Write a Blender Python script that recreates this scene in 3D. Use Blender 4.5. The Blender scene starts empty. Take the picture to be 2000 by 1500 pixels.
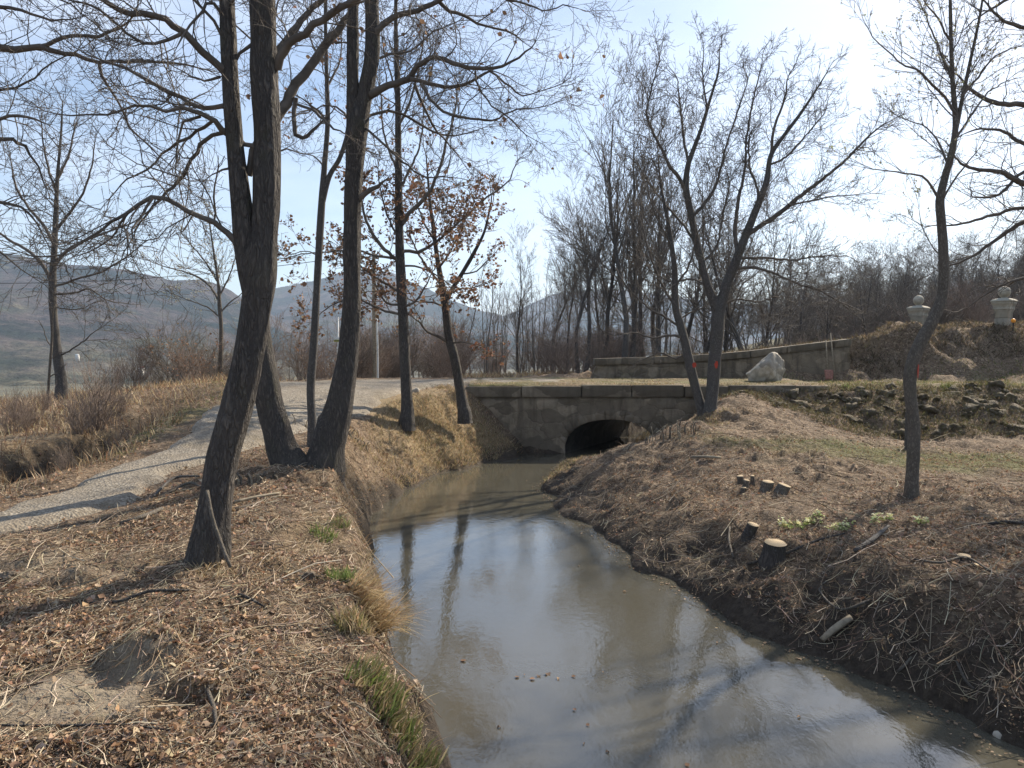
import bpy, math, random
import numpy as np
from mathutils import Vector
R = math.radians
rng = np.random.default_rng(7)
random.seed(7)
scn = bpy.context.scene
COL = scn.collection

# ------------------------------------------------------------------ camera
CAM_H, FPX, HOR = 2.6, 1511.0, 690.0
PITCH = math.atan((750.0 - HOR) / FPX)
cd = bpy.data.cameras.new('camera'); cam = bpy.data.objects.new('camera', cd); COL.objects.link(cam)
cam.location = (0, 0, CAM_H); cam.rotation_euler = (R(90) - PITCH, 0, 0)
cd.sensor_width = 36; cd.lens = 36 * FPX / 2000.0; cd.clip_start = 0.05; cd.clip_end = 12000
scn.camera = cam
# ------------------------------------------------------------------ light
SUN_AZ, SUN_EL = R(42), R(36)          # azimuth measured from +Y towards +X
w = bpy.data.worlds.new('World'); scn.world = w; w.use_nodes = True
nt = w.node_tree; nt.nodes.clear()
out = nt.nodes.new('ShaderNodeOutputWorld'); bg = nt.nodes.new('ShaderNodeBackground')
sky = nt.nodes.new('ShaderNodeTexSky'); sky.sky_type = 'NISHITA'; sky.sun_disc = False
sky.sun_elevation = SUN_EL; sky.sun_rotation = SUN_AZ
sky.altitude = 300; sky.air_density = 1.0; sky.dust_density = 1.0; sky.ozone_density = 1.6
tc = nt.nodes.new('ShaderNodeTexCoord'); mp = nt.nodes.new('ShaderNodeMapping'); mp.inputs['Scale'].default_value = (1.1, 1.1, 4.5)
mp.inputs['Rotation'].default_value = (0.1, 0.25, 0.3)
nz = nt.nodes.new('ShaderNodeTexNoise'); nz.inputs['Scale'].default_value = 2.3; nz.inputs['Detail'].default_value = 7; nz.inputs['Roughness'].default_value = .55
cr = nt.nodes.new('ShaderNodeValToRGB'); cr.color_ramp.elements[0].position = .34; cr.color_ramp.elements[1].position = .72
cr.color_ramp.elements[1].color = (.7, .7, .7, 1)
mx = nt.nodes.new('ShaderNodeMix'); mx.data_type = 'RGBA'; mx.inputs[7].default_value = (6.4, 7.1, 8.4, 1)
nt.links.new(tc.outputs['Generated'], mp.inputs[0]); nt.links.new(mp.outputs[0], nz.inputs['Vector'])
nt.links.new(nz.outputs['Fac'], cr.inputs[0]); nt.links.new(cr.outputs[0], mx.inputs[0])
nt.links.new(sky.outputs[0], mx.inputs[6]); nt.links.new(mx.outputs[2], bg.inputs[0]); nt.links.new(bg.outputs[0], out.inputs[0])
bg.inputs[1].default_value = 0.092
sd_ = bpy.data.lights.new('sun', 'SUN'); sd_.energy = 5.0; sd_.angle = R(.6); sd_.color = (1, .875, .70)
sun = bpy.data.objects.new('sun', sd_); COL.objects.link(sun)
sdir = Vector((math.sin(SUN_AZ) * math.cos(SUN_EL), math.cos(SUN_AZ) * math.cos(SUN_EL), math.sin(SUN_EL)))
sun.rotation_euler = (-sdir).to_track_quat('-Z', 'Y').to_euler()
sun.location = (20, 20, 30)
scn.view_settings.view_transform = 'Standard'; scn.view_settings.look = 'None'
scn.view_settings.exposure = 0.85; scn.view_settings.gamma = 1
scn.render.engine = 'CYCLES'
cy = scn.cycles; cy.use_denoising = True; cy.max_bounces = 6; cy.transparent_max_bounces = 8; cy.volume_bounces = 0
cy.sample_clamp_indirect = 6; cy.use_adaptive_sampling = True; cy.adaptive_threshold = 0.02
try: cy.denoising_prefilter = 'ACCURATE'
except Exception: pass

# ------------------------------------------------------------------ helpers
def tag(o, label=None, cat=None, group=None, kind=None):
    if label: o['label'] = label
    if cat: o['category'] = cat
    if group: o['group'] = group
    if kind: o['kind'] = kind
    return o
def empty(name, loc, label, cat, group=None, rz=0):
    o = bpy.data.objects.new(name, None); COL.objects.link(o); o.location = loc; o.rotation_euler = (0, 0, rz)
    o.empty_display_size = .2
    return tag(o, label, cat, group)
def mesh_np(name, V, F, mat, parent=None, smooth=True, col=None, attrs=None, loc=None, mats=None, mi=None):
    """V (n,3); F list of (m,k) int arrays."""
    V = np.asarray(V, np.float32)
    if not isinstance(F, (list, tuple)): F = [F]
    F = [np.asarray(f, np.int32) for f in F if len(f)]
    me = bpy.data.meshes.new(name)
    me.vertices.add(len(V))
    if loc is not None: V = V - np.asarray(loc, np.float32)
    me.vertices.foreach_set('co', V.ravel())
    idx = np.concatenate([f.ravel() for f in F]); tot = np.concatenate([np.full(len(f), f.shape[1], np.int32) for f in F])
    st = np.concatenate([[0], np.cumsum(tot)[:-1]]).astype(np.int32)
    me.loops.add(len(idx)); me.polygons.add(len(tot))
    me.loops.foreach_set('vertex_index', idx); me.polygons.foreach_set('loop_start', st)
    if smooth: me.polygons.foreach_set('use_smooth', np.ones(len(tot), bool))
    if col is not None:
        a = me.color_attributes.new('Col', 'FLOAT_COLOR', 'POINT')
        c = np.ones((len(V), 4), np.float32); c[:, :3] = col; a.data.foreach_set('color', c.ravel())
    for k, v in (attrs or {}).items():
        a = me.attributes.new(k, 'FLOAT', 'POINT'); a.data.foreach_set('value', np.asarray(v, np.float32).ravel())
    for m in (mats or [mat]): me.materials.append(m)
    if mi is not None: me.polygons.foreach_set('material_index', mi)
    me.update(calc_edges=True); me.validate()
    o = bpy.data.objects.new(name, me); COL.objects.link(o)
    if parent: o.parent = parent
    elif loc is not None: o.location = loc
    return o
def _h(ix, iy, iz, s):
    with np.errstate(over='ignore'):
        n = (ix.astype(np.int64) * 374761393 + iy.astype(np.int64) * 668265263 + iz.astype(np.int64) * 2147483647 + s * 974634777) & 0xffffffff
        n = ((n ^ (n >> 13)) * 1274126177) & 0xffffffff
        n = n ^ (n >> 16)
    return n / 4294967295.0
def vnoise(x, y, z=None, s=0):
    x = np.asarray(x, float); y = np.asarray(y, float); z = np.zeros_like(x) if z is None else np.asarray(z, float)
    x, y, z = np.broadcast_arrays(x, y, z)
    ix, iy, iz = np.floor(x), np.floor(y), np.floor(z); fx, fy, fz = x - ix, y - iy, z - iz
    fx = fx * fx * (3 - 2 * fx); fy = fy * fy * (3 - 2 * fy); fz = fz * fz * (3 - 2 * fz); r = 0
    for a in (0, 1):
        for b in (0, 1):
            for c in (0, 1):
                r = r + _h(ix + a, iy + b, iz + c, s) * (fx if a else 1 - fx) * (fy if b else 1 - fy) * (fz if c else 1 - fz)
    return r * 2 - 1
def fbm(x, y, z=None, oct=4, s=0, g=.5):
    r, a, f = 0, 1, 1
    for i in range(oct):
        r = r + a * vnoise(x * f, y * f, None if z is None else z * f, s + i); a *= g; f *= 2.03
    return r
def sstep(a, b, x):
    t = np.clip((np.asarray(x, float) - a) / (b - a), 0, 1); return t * t * (3 - 2 * t)
CP, SP = math.cos(PITCH), math.sin(PITCH)
def ray(px, py):
    dx, dz = (px - 1000) / FPX, -(py - 750) / FPX
    return dx, CP + dz * SP, -SP + dz * CP         # x, y, z
def at(px, py, Y):
    a, b, c = ray(px, py); t = Y / b
    return (a * t, Y, CAM_H + c * t)
def atz(px, py, z):
    a, b, c = ray(px, py); t = (z - CAM_H) / c
    return (a * t, b * t, z)

# ------------------------------------------------------------------ materials
def new_mat(name):
    m = bpy.data.materials.new(name); m.use_nodes = True
    n = m.node_tree; b = n.nodes['Principled BSDF']; b.inputs['Roughness'].default_value = .85
    b.inputs['Specular IOR Level'].default_value = .25
    return m, n, b
def N(n, t, **k):
    x = n.nodes.new(t)
    for a, v in k.items():
        if a in x.inputs: x.inputs[a].default_value = v
        else: setattr(x, a, v)
    return x
def coords(n, scale=(1, 1, 1), kind='Object'):
    t = N(n, 'ShaderNodeTexCoord'); m = N(n, 'ShaderNodeMapping'); m.inputs['Scale'].default_value = scale
    n.links.new(t.outputs[kind], m.inputs[0]); return m.outputs[0]
def ramp(n, src, stops):
    c = N(n, 'ShaderNodeValToRGB'); e = c.color_ramp.elements
    while len(e) < len(stops): e.new(.5)
    for i, (p, q) in enumerate(stops):
        e[i].position = p; e[i].color = (*q, 1) if len(q) == 3 else q
    n.links.new(src, c.inputs[0]); return c.outputs[0]
def noise(n, vec, scale, detail=6, rough=.6, dist=0):
    x = N(n, 'ShaderNodeTexNoise'); x.inputs['Scale'].default_value = scale; x.inputs['Detail'].default_value = detail
    x.inputs['Roughness'].default_value = rough; x.inputs['Distortion'].default_value = dist
    if vec is not None: n.links.new(vec, x.inputs['Vector'])
    return x.outputs['Fac']
def mixc(n, f, a, b, blend='MIX'):
    x = N(n, 'ShaderNodeMix'); x.data_type = 'RGBA'; x.blend_type = blend
    for i, v in ((0, f), (6, a), (7, b)):
        if hasattr(v, 'is_linked'): n.links.new(v, x.inputs[i])
        elif i == 0: x.inputs[0].default_value = v
        else: x.inputs[i].default_value = (*v, 1)
    return x.outputs[2]
def bump(n, b, h, strength=.5, dist=.02, prev=None):
    x = N(n, 'ShaderNodeBump'); x.inputs['Strength'].default_value = strength; x.inputs['Distance'].default_value = dist
    n.links.new(h, x.inputs['Height'])
    if prev is not None: n.links.new(prev, x.inputs['Normal'])
    n.links.new(x.outputs[0], b.inputs['Normal']); return x.outputs[0]
def attr(n, name):
    x = N(n, 'ShaderNodeAttribute'); x.attribute_name = name; return x
def bark_mat(name, dark, light, moss=0.0, vs=(26, 26, 6), ridge=.8):
    m, n, b = new_mat(name)
    v = coords(n, vs); nn = N(n, 'ShaderNodeTexNoise'); nn.inputs['Scale'].default_value = .9; nn.inputs['Detail'].default_value = 4; n.links.new(v, nn.inputs['Vector'])
    sc = N(n, 'ShaderNodeVectorMath'); sc.operation = 'SCALE'; sc.inputs['Scale'].default_value = 3.2; n.links.new(nn.outputs['Color'], sc.inputs[0])
    ad = N(n, 'ShaderNodeVectorMath'); ad.operation = 'ADD'; n.links.new(v, ad.inputs[0]); n.links.new(sc.outputs[0], ad.inputs[1])
    vo = N(n, 'ShaderNodeTexVoronoi'); vo.feature = 'DISTANCE_TO_EDGE'; vo.inputs['Scale'].default_value = 1.0; n.links.new(ad.outputs[0], vo.inputs['Vector'])
    h = ramp(n, vo.outputs['Distance'], [(0, (0, 0, 0)), (.45, (1, 1, 1))]); fi = noise(n, coords(n, (60, 60, 25)), 1.5, 6, .65)
    c = mixc(n, h, dark, light); c = mixc(n, ramp(n, fi, [(.3, (.6,) * 3), (.65, (0,) * 3)]), c, dark)
    c = mixc(n, ramp(n, noise(n, coords(n, (2, 2, 2)), 1.3, 4), [(.45, (0, 0, 0)), (.7, (.6, .6, .6))]), c, tuple(q * .6 for q in light))
    if moss: c = mixc(n, ramp(n, noise(n, coords(n, (3, 3, 1.5)), 2.2, 6), [(.55, (0, 0, 0)), (.75, (moss,) * 3)]), c, (.10, .10, .045))
    n.links.new(c, b.inputs['Base Color']); p = bump(n, b, h, ridge, .02); bump(n, b, fi, .6, .008, p)
    return m
M = {}
M['oak'] = bark_mat('oak_bark', (.050, .046, .044), (.17, .15, .13), .3, (24, 24, 5.5), 1.0)
M['smooth'] = bark_mat('smooth_bark', (.06, .056, .052), (.17, .158, .145), .3, (30, 30, 12), .35)
M['pale'] = bark_mat('pale_bark', (.07, .06, .05), (.22, .195, .16), .2, (30, 30, 12), .35)
def plain(name, col, rough=.8, var=.35, sc=8, bs=.3, metal=0):
    m, n, b = new_mat(name); f = noise(n, coords(n), sc, 6)
    c = ramp(n, f, [(.3, tuple(x * (1 - var) for x in col)), (.7, tuple(min(1, x * (1 + var)) for x in col))])
    n.links.new(c, b.inputs['Base Color']); b.inputs['Roughness'].default_value = rough; b.inputs['Metallic'].default_value = metal
    if bs: bump(n, b, f, bs, .01)
    return m
M['twig'] = plain('twig_bark', (.115, .10, .086), .85, .35, 6)
M['twig_red'] = plain('red_brown_twig', (.185, .145, .12), .85, .4, 5)
M['twig_grey'] = plain('grey_twig', (.13, .115, .10), .85, .35, 4)
M['paint_red'] = plain('red_paint', (.42, .06, .035), .7, .3, 60)
M['post'] = plain('weathered_wood', (.26, .22, .16), .85, .35, 20)
M['white'] = plain('white_metal', (.62, .63, .6), .5, .08, 20, 0)
M['signy'] = plain('olive_yellow_plate', (.42, .44, .08), .5, .08, 20, 0)
M['black'] = plain('dark_paint', (.03, .03, .03), .5, .1, 20, 0)
M['cable'] = plain('cable', (.03, .03, .035), .5, .1, 20, 0)
M['terracotta'] = plain('dusty_pink_blade', (.30, .15, .12), .7, .3, 20)
M['amber'] = plain('amber_lens', (.85, .32, .02), .3, .1, 20, 0)
M['cut'] = None
def vcol_mat(name, rough=.8, trans=0.0, bs=0):
    m, n, b = new_mat(name); a = attr(n, 'Col'); n.links.new(a.outputs['Color'], b.inputs['Base Color'])
    b.inputs['Roughness'].default_value = rough
    if trans:
        t = N(n, 'ShaderNodeBsdfTranslucent'); n.links.new(a.outputs['Color'], t.inputs[0])
        mx = N(n, 'ShaderNodeMixShader'); mx.inputs[0].default_value = trans
        n.links.new(b.outputs[0], mx.inputs[1]); n.links.new(t.outputs[0], mx.inputs[2])
        n.links.new(mx.outputs[0], n.nodes['Material Output'].inputs[0])
    return m
M['leaf'] = vcol_mat('dead_leaf', .75, .22)
M['blade'] = vcol_mat('grass_blade', .7, .35)
M['stick'] = vcol_mat('litter_twig', .85)

# ground
def ground_mat():
    m, n, b = new_mat('ground')
    v = coords(n)
    # leaf-sized patches
    vo = N(n, 'ShaderNodeTexVoronoi'); vo.inputs['Scale'].default_value = 26; vo.inputs['Randomness'].default_value = 1
    wv = N(n, 'ShaderNodeVectorMath'); wv.operation = 'ADD'
    nn = N(n, 'ShaderNodeTexNoise'); nn.inputs['Scale'].default_value = 18; n.links.new(v, nn.inputs['Vector'])
    sc = N(n, 'ShaderNodeVectorMath'); sc.operation = 'SCALE'; sc.inputs['Scale'].default_value = .09
    n.links.new(nn.outputs['Color'], sc.inputs[0]); n.links.new(v, wv.inputs[0]); n.links.new(sc.outputs[0], wv.inputs[1])
    n.links.new(wv.outputs[0], vo.inputs['Vector'])
    sep = N(n, 'ShaderNodeSeparateColor'); n.links.new(vo.outputs['Color'], sep.inputs[0])
    leafc = ramp(n, sep.outputs[0], [(0, (.07, .048, .031)), (.4, (.15, .105, .07)), (.75, (.24, .172, .115)), (1, (.38, .295, .20))])
    dirt = ramp(n, noise(n, v, 9, 8, .65), [(.3, (.085, .060, .040)), (.7, (.21, .155, .105))])
    fine = noise(n, v, 55, 6, .7)
    c = mixc(n, ramp(n, noise(n, v, 1.3, 6), [(.4, (.35,) * 3), (.6, (.85,) * 3)]), dirt, leafc)
    strawc = ramp(n, noise(n, v, 30, 7, .7), [(.3, (.16, .11, .065)), (.55, (.30, .225, .13)), (.75, (.42, .335, .20))])
    c = mixc(n, attr(n, 'straw').outputs['Fac'], c, strawc)
    grassc = ramp(n, noise(n, v, 34, 7, .7), [(.3, (.06, .065, .022)), (.6, (.13, .135, .045)), (.8, (.22, .19, .08))])
    c = mixc(n, attr(n, 'grass').outputs['Fac'], c, grassc)
    mudc = ramp(n, noise(n, v, 12, 8, .7), [(.3, (.022, .018, .015)), (.7, (.075, .060, .046))])
    c = mixc(n, attr(n, 'mud').outputs['Fac'], c, mudc)
    sandc = ramp(n, noise(n, v, 6, 8, .65), [(.3, (.20, .165, .125)), (.7, (.33, .28, .21))])
    c = mixc(n, attr(n, 'sand').outputs['Fac'], c, sandc)
    farc = ramp(n, noise(n, v, .035, 8, .65), [(.3, (.05, .055, .03)), (.5, (.11, .10, .06)), (.62, (.17, .15, .085)), (.75, (.10, .075, .055))])
    c = mixc(n, attr(n, 'far').outputs['Fac'], c, farc)
    c = mixc(n, .55, c, ramp(n, fine, [(.3, (.45,) * 3), (.7, (1.25,) * 3)]), 'MULTIPLY')
    n.links.new(c, b.inputs['Base Color']); b.inputs['Roughness'].default_value = .95
    p = bump(n, b, fine, .7, .02); p = bump(n, b, vo.outputs['Distance'], .35, .03, p); bump(n, b, noise(n, v, 7, 7, .65), .8, .06, p)
    return m
M['ground'] = ground_mat()
def road_mat():
    m, n, b = new_mat('gravel'); v = coords(n)
    vo = N(n, 'ShaderNodeTexVoronoi'); vo.inputs['Scale'].default_value = 38; n.links.new(v, vo.inputs['Vector'])
    sep = N(n, 'ShaderNodeSeparateColor'); n.links.new(vo.outputs['Color'], sep.inputs[0])
    c = ramp(n, sep.outputs[0], [(0, (.13, .11, .085)), (.5, (.21, .185, .145)), (1, (.34, .31, .26))])
    d = ramp(n, noise(n, v, 1.1, 7, .6), [(.35, (.17, .14, .105)), (.7, (.26, .225, .175))])
    c = mixc(n, ramp(n, noise(n, v, 2.4, 6), [(.38, (0, 0, 0)), (.62, (.8, .8, .8))]), c, d)
    c = mixc(n, ramp(n, noise(n, v, .8, 8, .7), [(.52, (0,) * 3), (.68, (.6,) * 3)]), c, (.12, .10, .065))
    n.links.new(c, b.inputs['Base Color']); p = bump(n, b, vo.outputs['Distance'], .7, .02); bump(n, b, noise(n, v, 5, 6), .5, .04, p)
    return m
M['road'] = road_mat()
def water_mat():
    m, n, b = new_mat('murky_water')
    v = coords(n, (1, .55, 1))
    c = ramp(n, noise(n, v, .5, 4), [(.3, (.070, .066, .050)), (.7, (.088, .082, .063))])
    n.links.new(c, b.inputs['Base Color']); b.inputs['Roughness'].default_value = .05; b.inputs['IOR'].default_value = 1.47
    b.inputs['Specular IOR Level'].default_value = .95
    f1 = noise(n, v, 2.6, 3, .5, .5); f2 = noise(n, v, 16, 3, .5, .3)
    p = bump(n, b, f1, .06, .03); p = bump(n, b, f2, .22, .006, p); bump(n, b, noise(n, v, 45, 2, .5, .3), .15, .003, p)
    return m
M['water'] = water_mat()
def stone_mat(name, base, scale=2.6, mortar=.5, rand=1.0, stretch=(1, 1, 1.6)):
    m, n, b = new_mat(name); v = coords(n, stretch)
    vo = N(n, 'ShaderNodeTexVoronoi'); vo.feature = 'DISTANCE_TO_EDGE'; vo.inputs['Scale'].default_value = scale; vo.inputs['Randomness'].default_value = rand
    vc = N(n, 'ShaderNodeTexVoronoi'); vc.inputs['Scale'].default_value = scale; vc.inputs['Randomness'].default_value = rand
    wv = N(n, 'ShaderNodeVectorMath'); wv.operation = 'ADD'
    nn = N(n, 'ShaderNodeTexNoise'); nn.inputs['Scale'].default_value = 3.5; n.links.new(v, nn.inputs['Vector'])
    sc = N(n, 'ShaderNodeVectorMath'); sc.operation = 'SCALE'; sc.inputs['Scale'].default_value = .28
    n.links.new(nn.outputs['Color'], sc.inputs[0]); n.links.new(v, wv.inputs[0]); n.links.new(sc.outputs[0], wv.inputs[1])
    n.links.new(wv.outputs[0], vo.inputs['Vector']); n.links.new(wv.outputs[0], vc.inputs['Vector'])
    sep = N(n, 'ShaderNodeSeparateColor'); n.links.new(vc.outputs['Color'], sep.inputs[0])
    lo = tuple(x * .6 for x in base); hi = tuple(min(1, x * 1.35) for x in base)
    c = ramp(n, sep.outputs[0], [(0, lo), (.5, base), (1, hi)])
    c = mixc(n, ramp(n, noise(n, coords(n), 4, 8, .7), [(.35, (0,) * 3), (.75, (.8,) * 3)]), c, tuple(x * .45 for x in base))
    st = ramp(n, noise(n, coords(n, (2.2, 2.2, .35)), 1.6, 5, .6), [(.5, (0,) * 3), (.66, (.75,) * 3)])
    c = mixc(n, st, c, tuple(x * .38 for x in base))
    e = ramp(n, vo.outputs['Distance'], [(0, (1, 1, 1)), (.035, (0, 0, 0))])
    em = N(n, 'ShaderNodeMath'); em.operation = 'MULTIPLY'; em.inputs[1].default_value = mortar; n.links.new(e, em.inputs[0])
    c = mixc(n, em.outputs[0], c, tuple(x * .3 for x in base))
    n.links.new(c, b.inputs['Base Color'])
    h = ramp(n, vo.outputs['Distance'], [(0, (0, 0, 0)), (.07, (1, 1, 1))])
    p = bump(n, b, h, .8 * mortar + .1, .04); bump(n, b, noise(n, coords(n), 22, 8, .7), .6, .02, p)
    return m
M['masonry'] = stone_mat('rubble_masonry', (.225, .185, .135), 2.1, .28)
M['coping'] = stone_mat('coping_stone', (.19, .16, .12), .7, 0.0)
M['pier'] = stone_mat('pier_stone', (.44, .41, .33), 1.2, 0.15)
M['boulder'] = stone_mat('pale_boulder', (.46, .42, .35), 1.2, 0.1)
def mossy():
    m, n, b = new_mat('mossy_stone'); v = coords(n); g = N(n, 'ShaderNodeNewGeometry')
    oi = N(n, 'ShaderNodeObjectInfo')
    c = ramp(n, noise(n, v, 7, 8, .7), [(.3, (.06, .048, .036)), (.7, (.20, .16, .12))])
    c2 = ramp(n, noise(n, v, 20, 6, .7), [(.3, (.07, .062, .03)), (.7, (.17, .145, .07))])
    f = ramp(n, noise(n, v, 3, 5), [(.42, (0,) * 3), (.6, (.9,) * 3)])
    c = mixc(n, f, c, c2); n.links.new(c, b.inputs['Base Color']); bump(n, b, noise(n, v, 16, 8, .7), .9, .04)
    return m
M['mossy'] = mossy()
M['clod'] = plain('dry_earth_clod', (.13, .105, .08), .95, .4, 14, .9)
def cut_mat():
    m, n, b = new_mat('cut_wood'); v = coords(n)
    wv = N(n, 'ShaderNodeTexWave'); wv.wave_type = 'RINGS'; wv.rings_direction = 'Z'; wv.inputs['Scale'].default_value = 16; wv.inputs['Distortion'].default_value = 2
    n.links.new(v, wv.inputs['Vector'])
    c = ramp(n, wv.outputs['Fac'], [(0, (.30, .22, .13)), (1, (.44, .35, .23))])
    n.links.new(c, b.inputs['Base Color']); return m
M['cut'] = cut_mat()
def hill_mat():
    m, n, b = new_mat('wooded_hillside'); v = coords(n)
    big = noise(n, v, .0042, 7, .6); mid = noise(n, v, .02, 8, .65); fi = noise(n, v, .16, 5, .7)
    c = ramp(n, big, [(.42, (.012, .024, .018)), (.48, (.035, .038, .030)), (.53, (.10, .078, .07)), (.62, (.07, .075, .045))])
    c = mixc(n, ramp(n, mid, [(.60, (0,) * 3), (.68, (.75,) * 3)]), c, (.20, .175, .105))
    c = mixc(n, ramp(n, mid, [(.30, (.8,) * 3), (.40, (0,) * 3)]), c, (.028, .038, .028))
    c = mixc(n, attr(n, 'low').outputs['Fac'], c, ramp(n, noise(n, v, .012, 8, .65), [(.36, (.045, .055, .03)), (.5, (.14, .13, .085)), (.64, (.26, .24, .17))]))
    c = mixc(n, .9, c, ramp(n, noise(n, v, .06, 6, .75), [(.35, (.35,) * 3), (.65, (1.5,) * 3)]), 'MULTIPLY')
    n.links.new(c, b.inputs['Base Color']); b.inputs['Roughness'].default_value = 1; b.inputs['Specular IOR Level'].default_value = 0
    p = bump(n, b, fi, .8, 5); bump(n, b, mid, .7, 14, p)
    return m
M['hill'] = hill_mat()

# ------------------------------------------------------------------ terrain
LEFTW = [(835, 1500), (765, 1300), (735, 1200), (702, 1090), (697, 1040), (762, 975), (852, 930), (1000, 893)]
RIGHTW = [(2000, 1490), (1800, 1360), (1560, 1270), (1430, 1200), (1250, 1105), (1200, 1065), (1090, 990), (1055, 950), (1100, 915), (1200, 885)]
lw = [atz(a, b, 0)[:2] for a, b in LEFTW]; rw = [atz(a, b, 0)[:2] for a, b in RIGHTW]
BY0, BY1 = 20.0, 24.4
SKEW = 2.3
AX0, AX1 = 1.38, 3.70
creek = [(-.1, -6), (-.3, 1)] + lw + [(.35, 19.9), (AX0, 20.0), (AX0 + SKEW, 24.4), (AX0 + SKEW + 1.2, 27), (8, 34), (14, 44)] + \
        [(18, 42), (11, 32), (AX1 + SKEW + 1.6, 27), (AX1 + SKEW, 24.4), (AX1, 20.2), (2.75, 19.95)] + rw[::-1] + [(4.3, 3.6), (6.5, 1), (8, -6)]
creek = np.array(creek)
def poly_sd(x, y, P):
    """signed distance, negative inside"""
    x = np.asarray(x, float); y = np.asarray(y, float); d = np.full(x.shape, 1e9); ins = np.zeros(x.shape, bool)
    for i in range(len(P)):
        ax, ay = P[i]; bx, by = P[(i + 1) % len(P)]
        ex, ey = bx - ax, by - ay; t = np.clip(((x - ax) * ex + (y - ay) * ey) / (ex * ex + ey * ey + 1e-12), 0, 1)
        d = np.minimum(d, np.hypot(x - ax - t * ex, y - ay - t * ey))
        if ay != by:
            c = ((ay > y) != (by > y)) & (x < (bx - ax) * (y - ay) / (by - ay) + ax); ins ^= c
    return np.where(ins, -d, d)
cps = []
for px, py, z in [(0, 1500, .95), (400, 1500, .95), (700, 1500, .80), (0, 1250, .96), (400, 1250, .99), (640, 1300, .85),
                  (0, 1100, .97), (200, 1100, 1.0), (400, 1112, 1.0), (600, 1130, .93), (660, 1040, .98), (300, 1000, 1.06), (500, 1000, 1.1),
                  (620, 940, 1.1), (560, 905, 1.14), (0, 1015, .96), (150, 975, 1.0), (300, 925, 1.08), (420, 870, 1.22), (560, 810, 1.45), (700, 775, 1.62),
                  (850, 752, 1.75), (330, 850, 1.3), (430, 792, 1.5), (200, 915, 1.05), (700, 870, 1.12), (795, 815, 1.25), (900, 803, 1.33), (850, 850, .95), (740, 900, .98), (930, 830, 1.0),
                  (200, 880, .80), (90, 930, .85), (0, 900, .85), (300, 806, 1.5), (200, 810, 1.35), (100, 830, 1.2), (0, 800, 1.2), (400, 748, 1.9), (300, 762, 1.75), (120, 768, 1.36),
                  (1390, 812, 1.18), (1310, 838, 1.02), (1230, 874, .15), (1300, 880, .55), (1450, 770, 1.6), (1530, 753, 1.75), (1500, 850, .95), (1440, 850, .95),
                  (1900, 868, .66), (1700, 850, .76), (1560, 800, 1.2), (1900, 900, .62), (1780, 975, .6), (1500, 950, .72), (1400, 900, .82), (1250, 930, .5),
                  (1505, 1072, .58), (1700, 1050, .62), (2000, 1050, .66), (2000, 1150, .72), (1850, 1130, .66), (1300, 1000, .45), (1150, 960, .35), (1600, 1000, .64)]:
    cps.append(atz(px, py, z))
for X, Y in [(-6, 22), (-3, 22.5), (-6, 25), (-2, 25), (0, 24.6), (1.5, 22), (4, 22), (6.5, 20.6), (6.5, 23.5), (9, 20.2), (9, 23.8), (12, 19.9), (12, 23.4), (16, 20), (16, 23.2), (22, 20), (22, 23), (.5, 20.5), (-1.2, 20.5), (2.4, 24.2), (10, 24.1)]:
    cps.append((X, Y, 1.75))
for p in [(9, 17.2, .66), (12, 17, .66), (16, 17, .7), (12, 12, .62), (8, 9, .64), (10, 5, .75), (15, 10, .8), (7, 6, .75), (9, 2, .8), (20, 10, 1), (25, 16, 1.2), (8.5, 18.6, 1.2), (12, 18.4, 1.25), (16, 18.4, 1.3),
          (3, 25.2, 2.25), (6, 25.3, 2.55), (8, 25.4, 2.75), (10.6, 25.5, 3.0), (12, 24.2, 1.9), (12, 26, 3.2), (14, 24, 1.9), (14, 26, 3.35), (17, 24, 2.0), (17, 26, 3.5), (22, 26, 3.6), (24, 30, 3.6), (14, 29, 3.1), (8, 29, 2.3), (16, 33, 3.0),
          (5, 40, 1.5), (0, 30, 1.6), (-5, 30, 1.6), (0, 45, 1.2), (15, 45, 2.6), (30, 45, 3.2), (25, 60, 3.4), (45, 60, 4.5), (60, 45, 5), (45, 90, 7), (100, 100, 12), (20, 90, 2), (0, 90, -3), (-20, 45, -1), (-12, 30, 1.0),
          (-9, 23, 1.6), (-14, 22, 1.2), (-16, 16, 1.0), (-12, 12, .9), (-12, 6, .95), (-20, 25, .3), (-30, 30, -1), (-7, 3, .95), (-12, 0, .95), (0, -2, .9), (-4, -10, 1), (10, -10, .9), (-30, -20, 1), (30, -20, 1.4), (40, 10, 2), (-30, 10, .5),
          (-60, 60, -5), (-60, 10, -3), (0, 160, -9), (-150, 150, -13), (-400, 400, -20), (0, 500, -18), (-800, 100, -20), (-900, 1200, -22), (0, 1500, -20), (900, 1200, 0), (600, 300, 20), (300, 100, 14), (1500, 300, 30), (200, -300, 4), (-300, -300, -5), (0, -1500, 0), (2500, 2500, 0), (-2500, 2500, -22), (-2500, -1000, -15), (2500, -1000, 10)]:
    cps.append(p)
CPs = np.array(cps, float)
def _phi(d): return np.sqrt(d * d + .16)
_n = len(CPs); _A = np.zeros((_n + 3, _n + 3)); _D = np.hypot(CPs[:, None, 0] - CPs[None, :, 0], CPs[:, None, 1] - CPs[None, :, 1])
_A[:_n, :_n] = _phi(_D) - np.eye(_n) * .02; _A[:_n, _n] = 1; _A[:_n, _n + 1:] = CPs[:, :2]; _A[_n, :_n] = 1; _A[_n + 1:, :_n] = CPs[:, :2].T
_w = np.linalg.solve(_A, np.concatenate([CPs[:, 2], [0, 0, 0]]))
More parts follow.
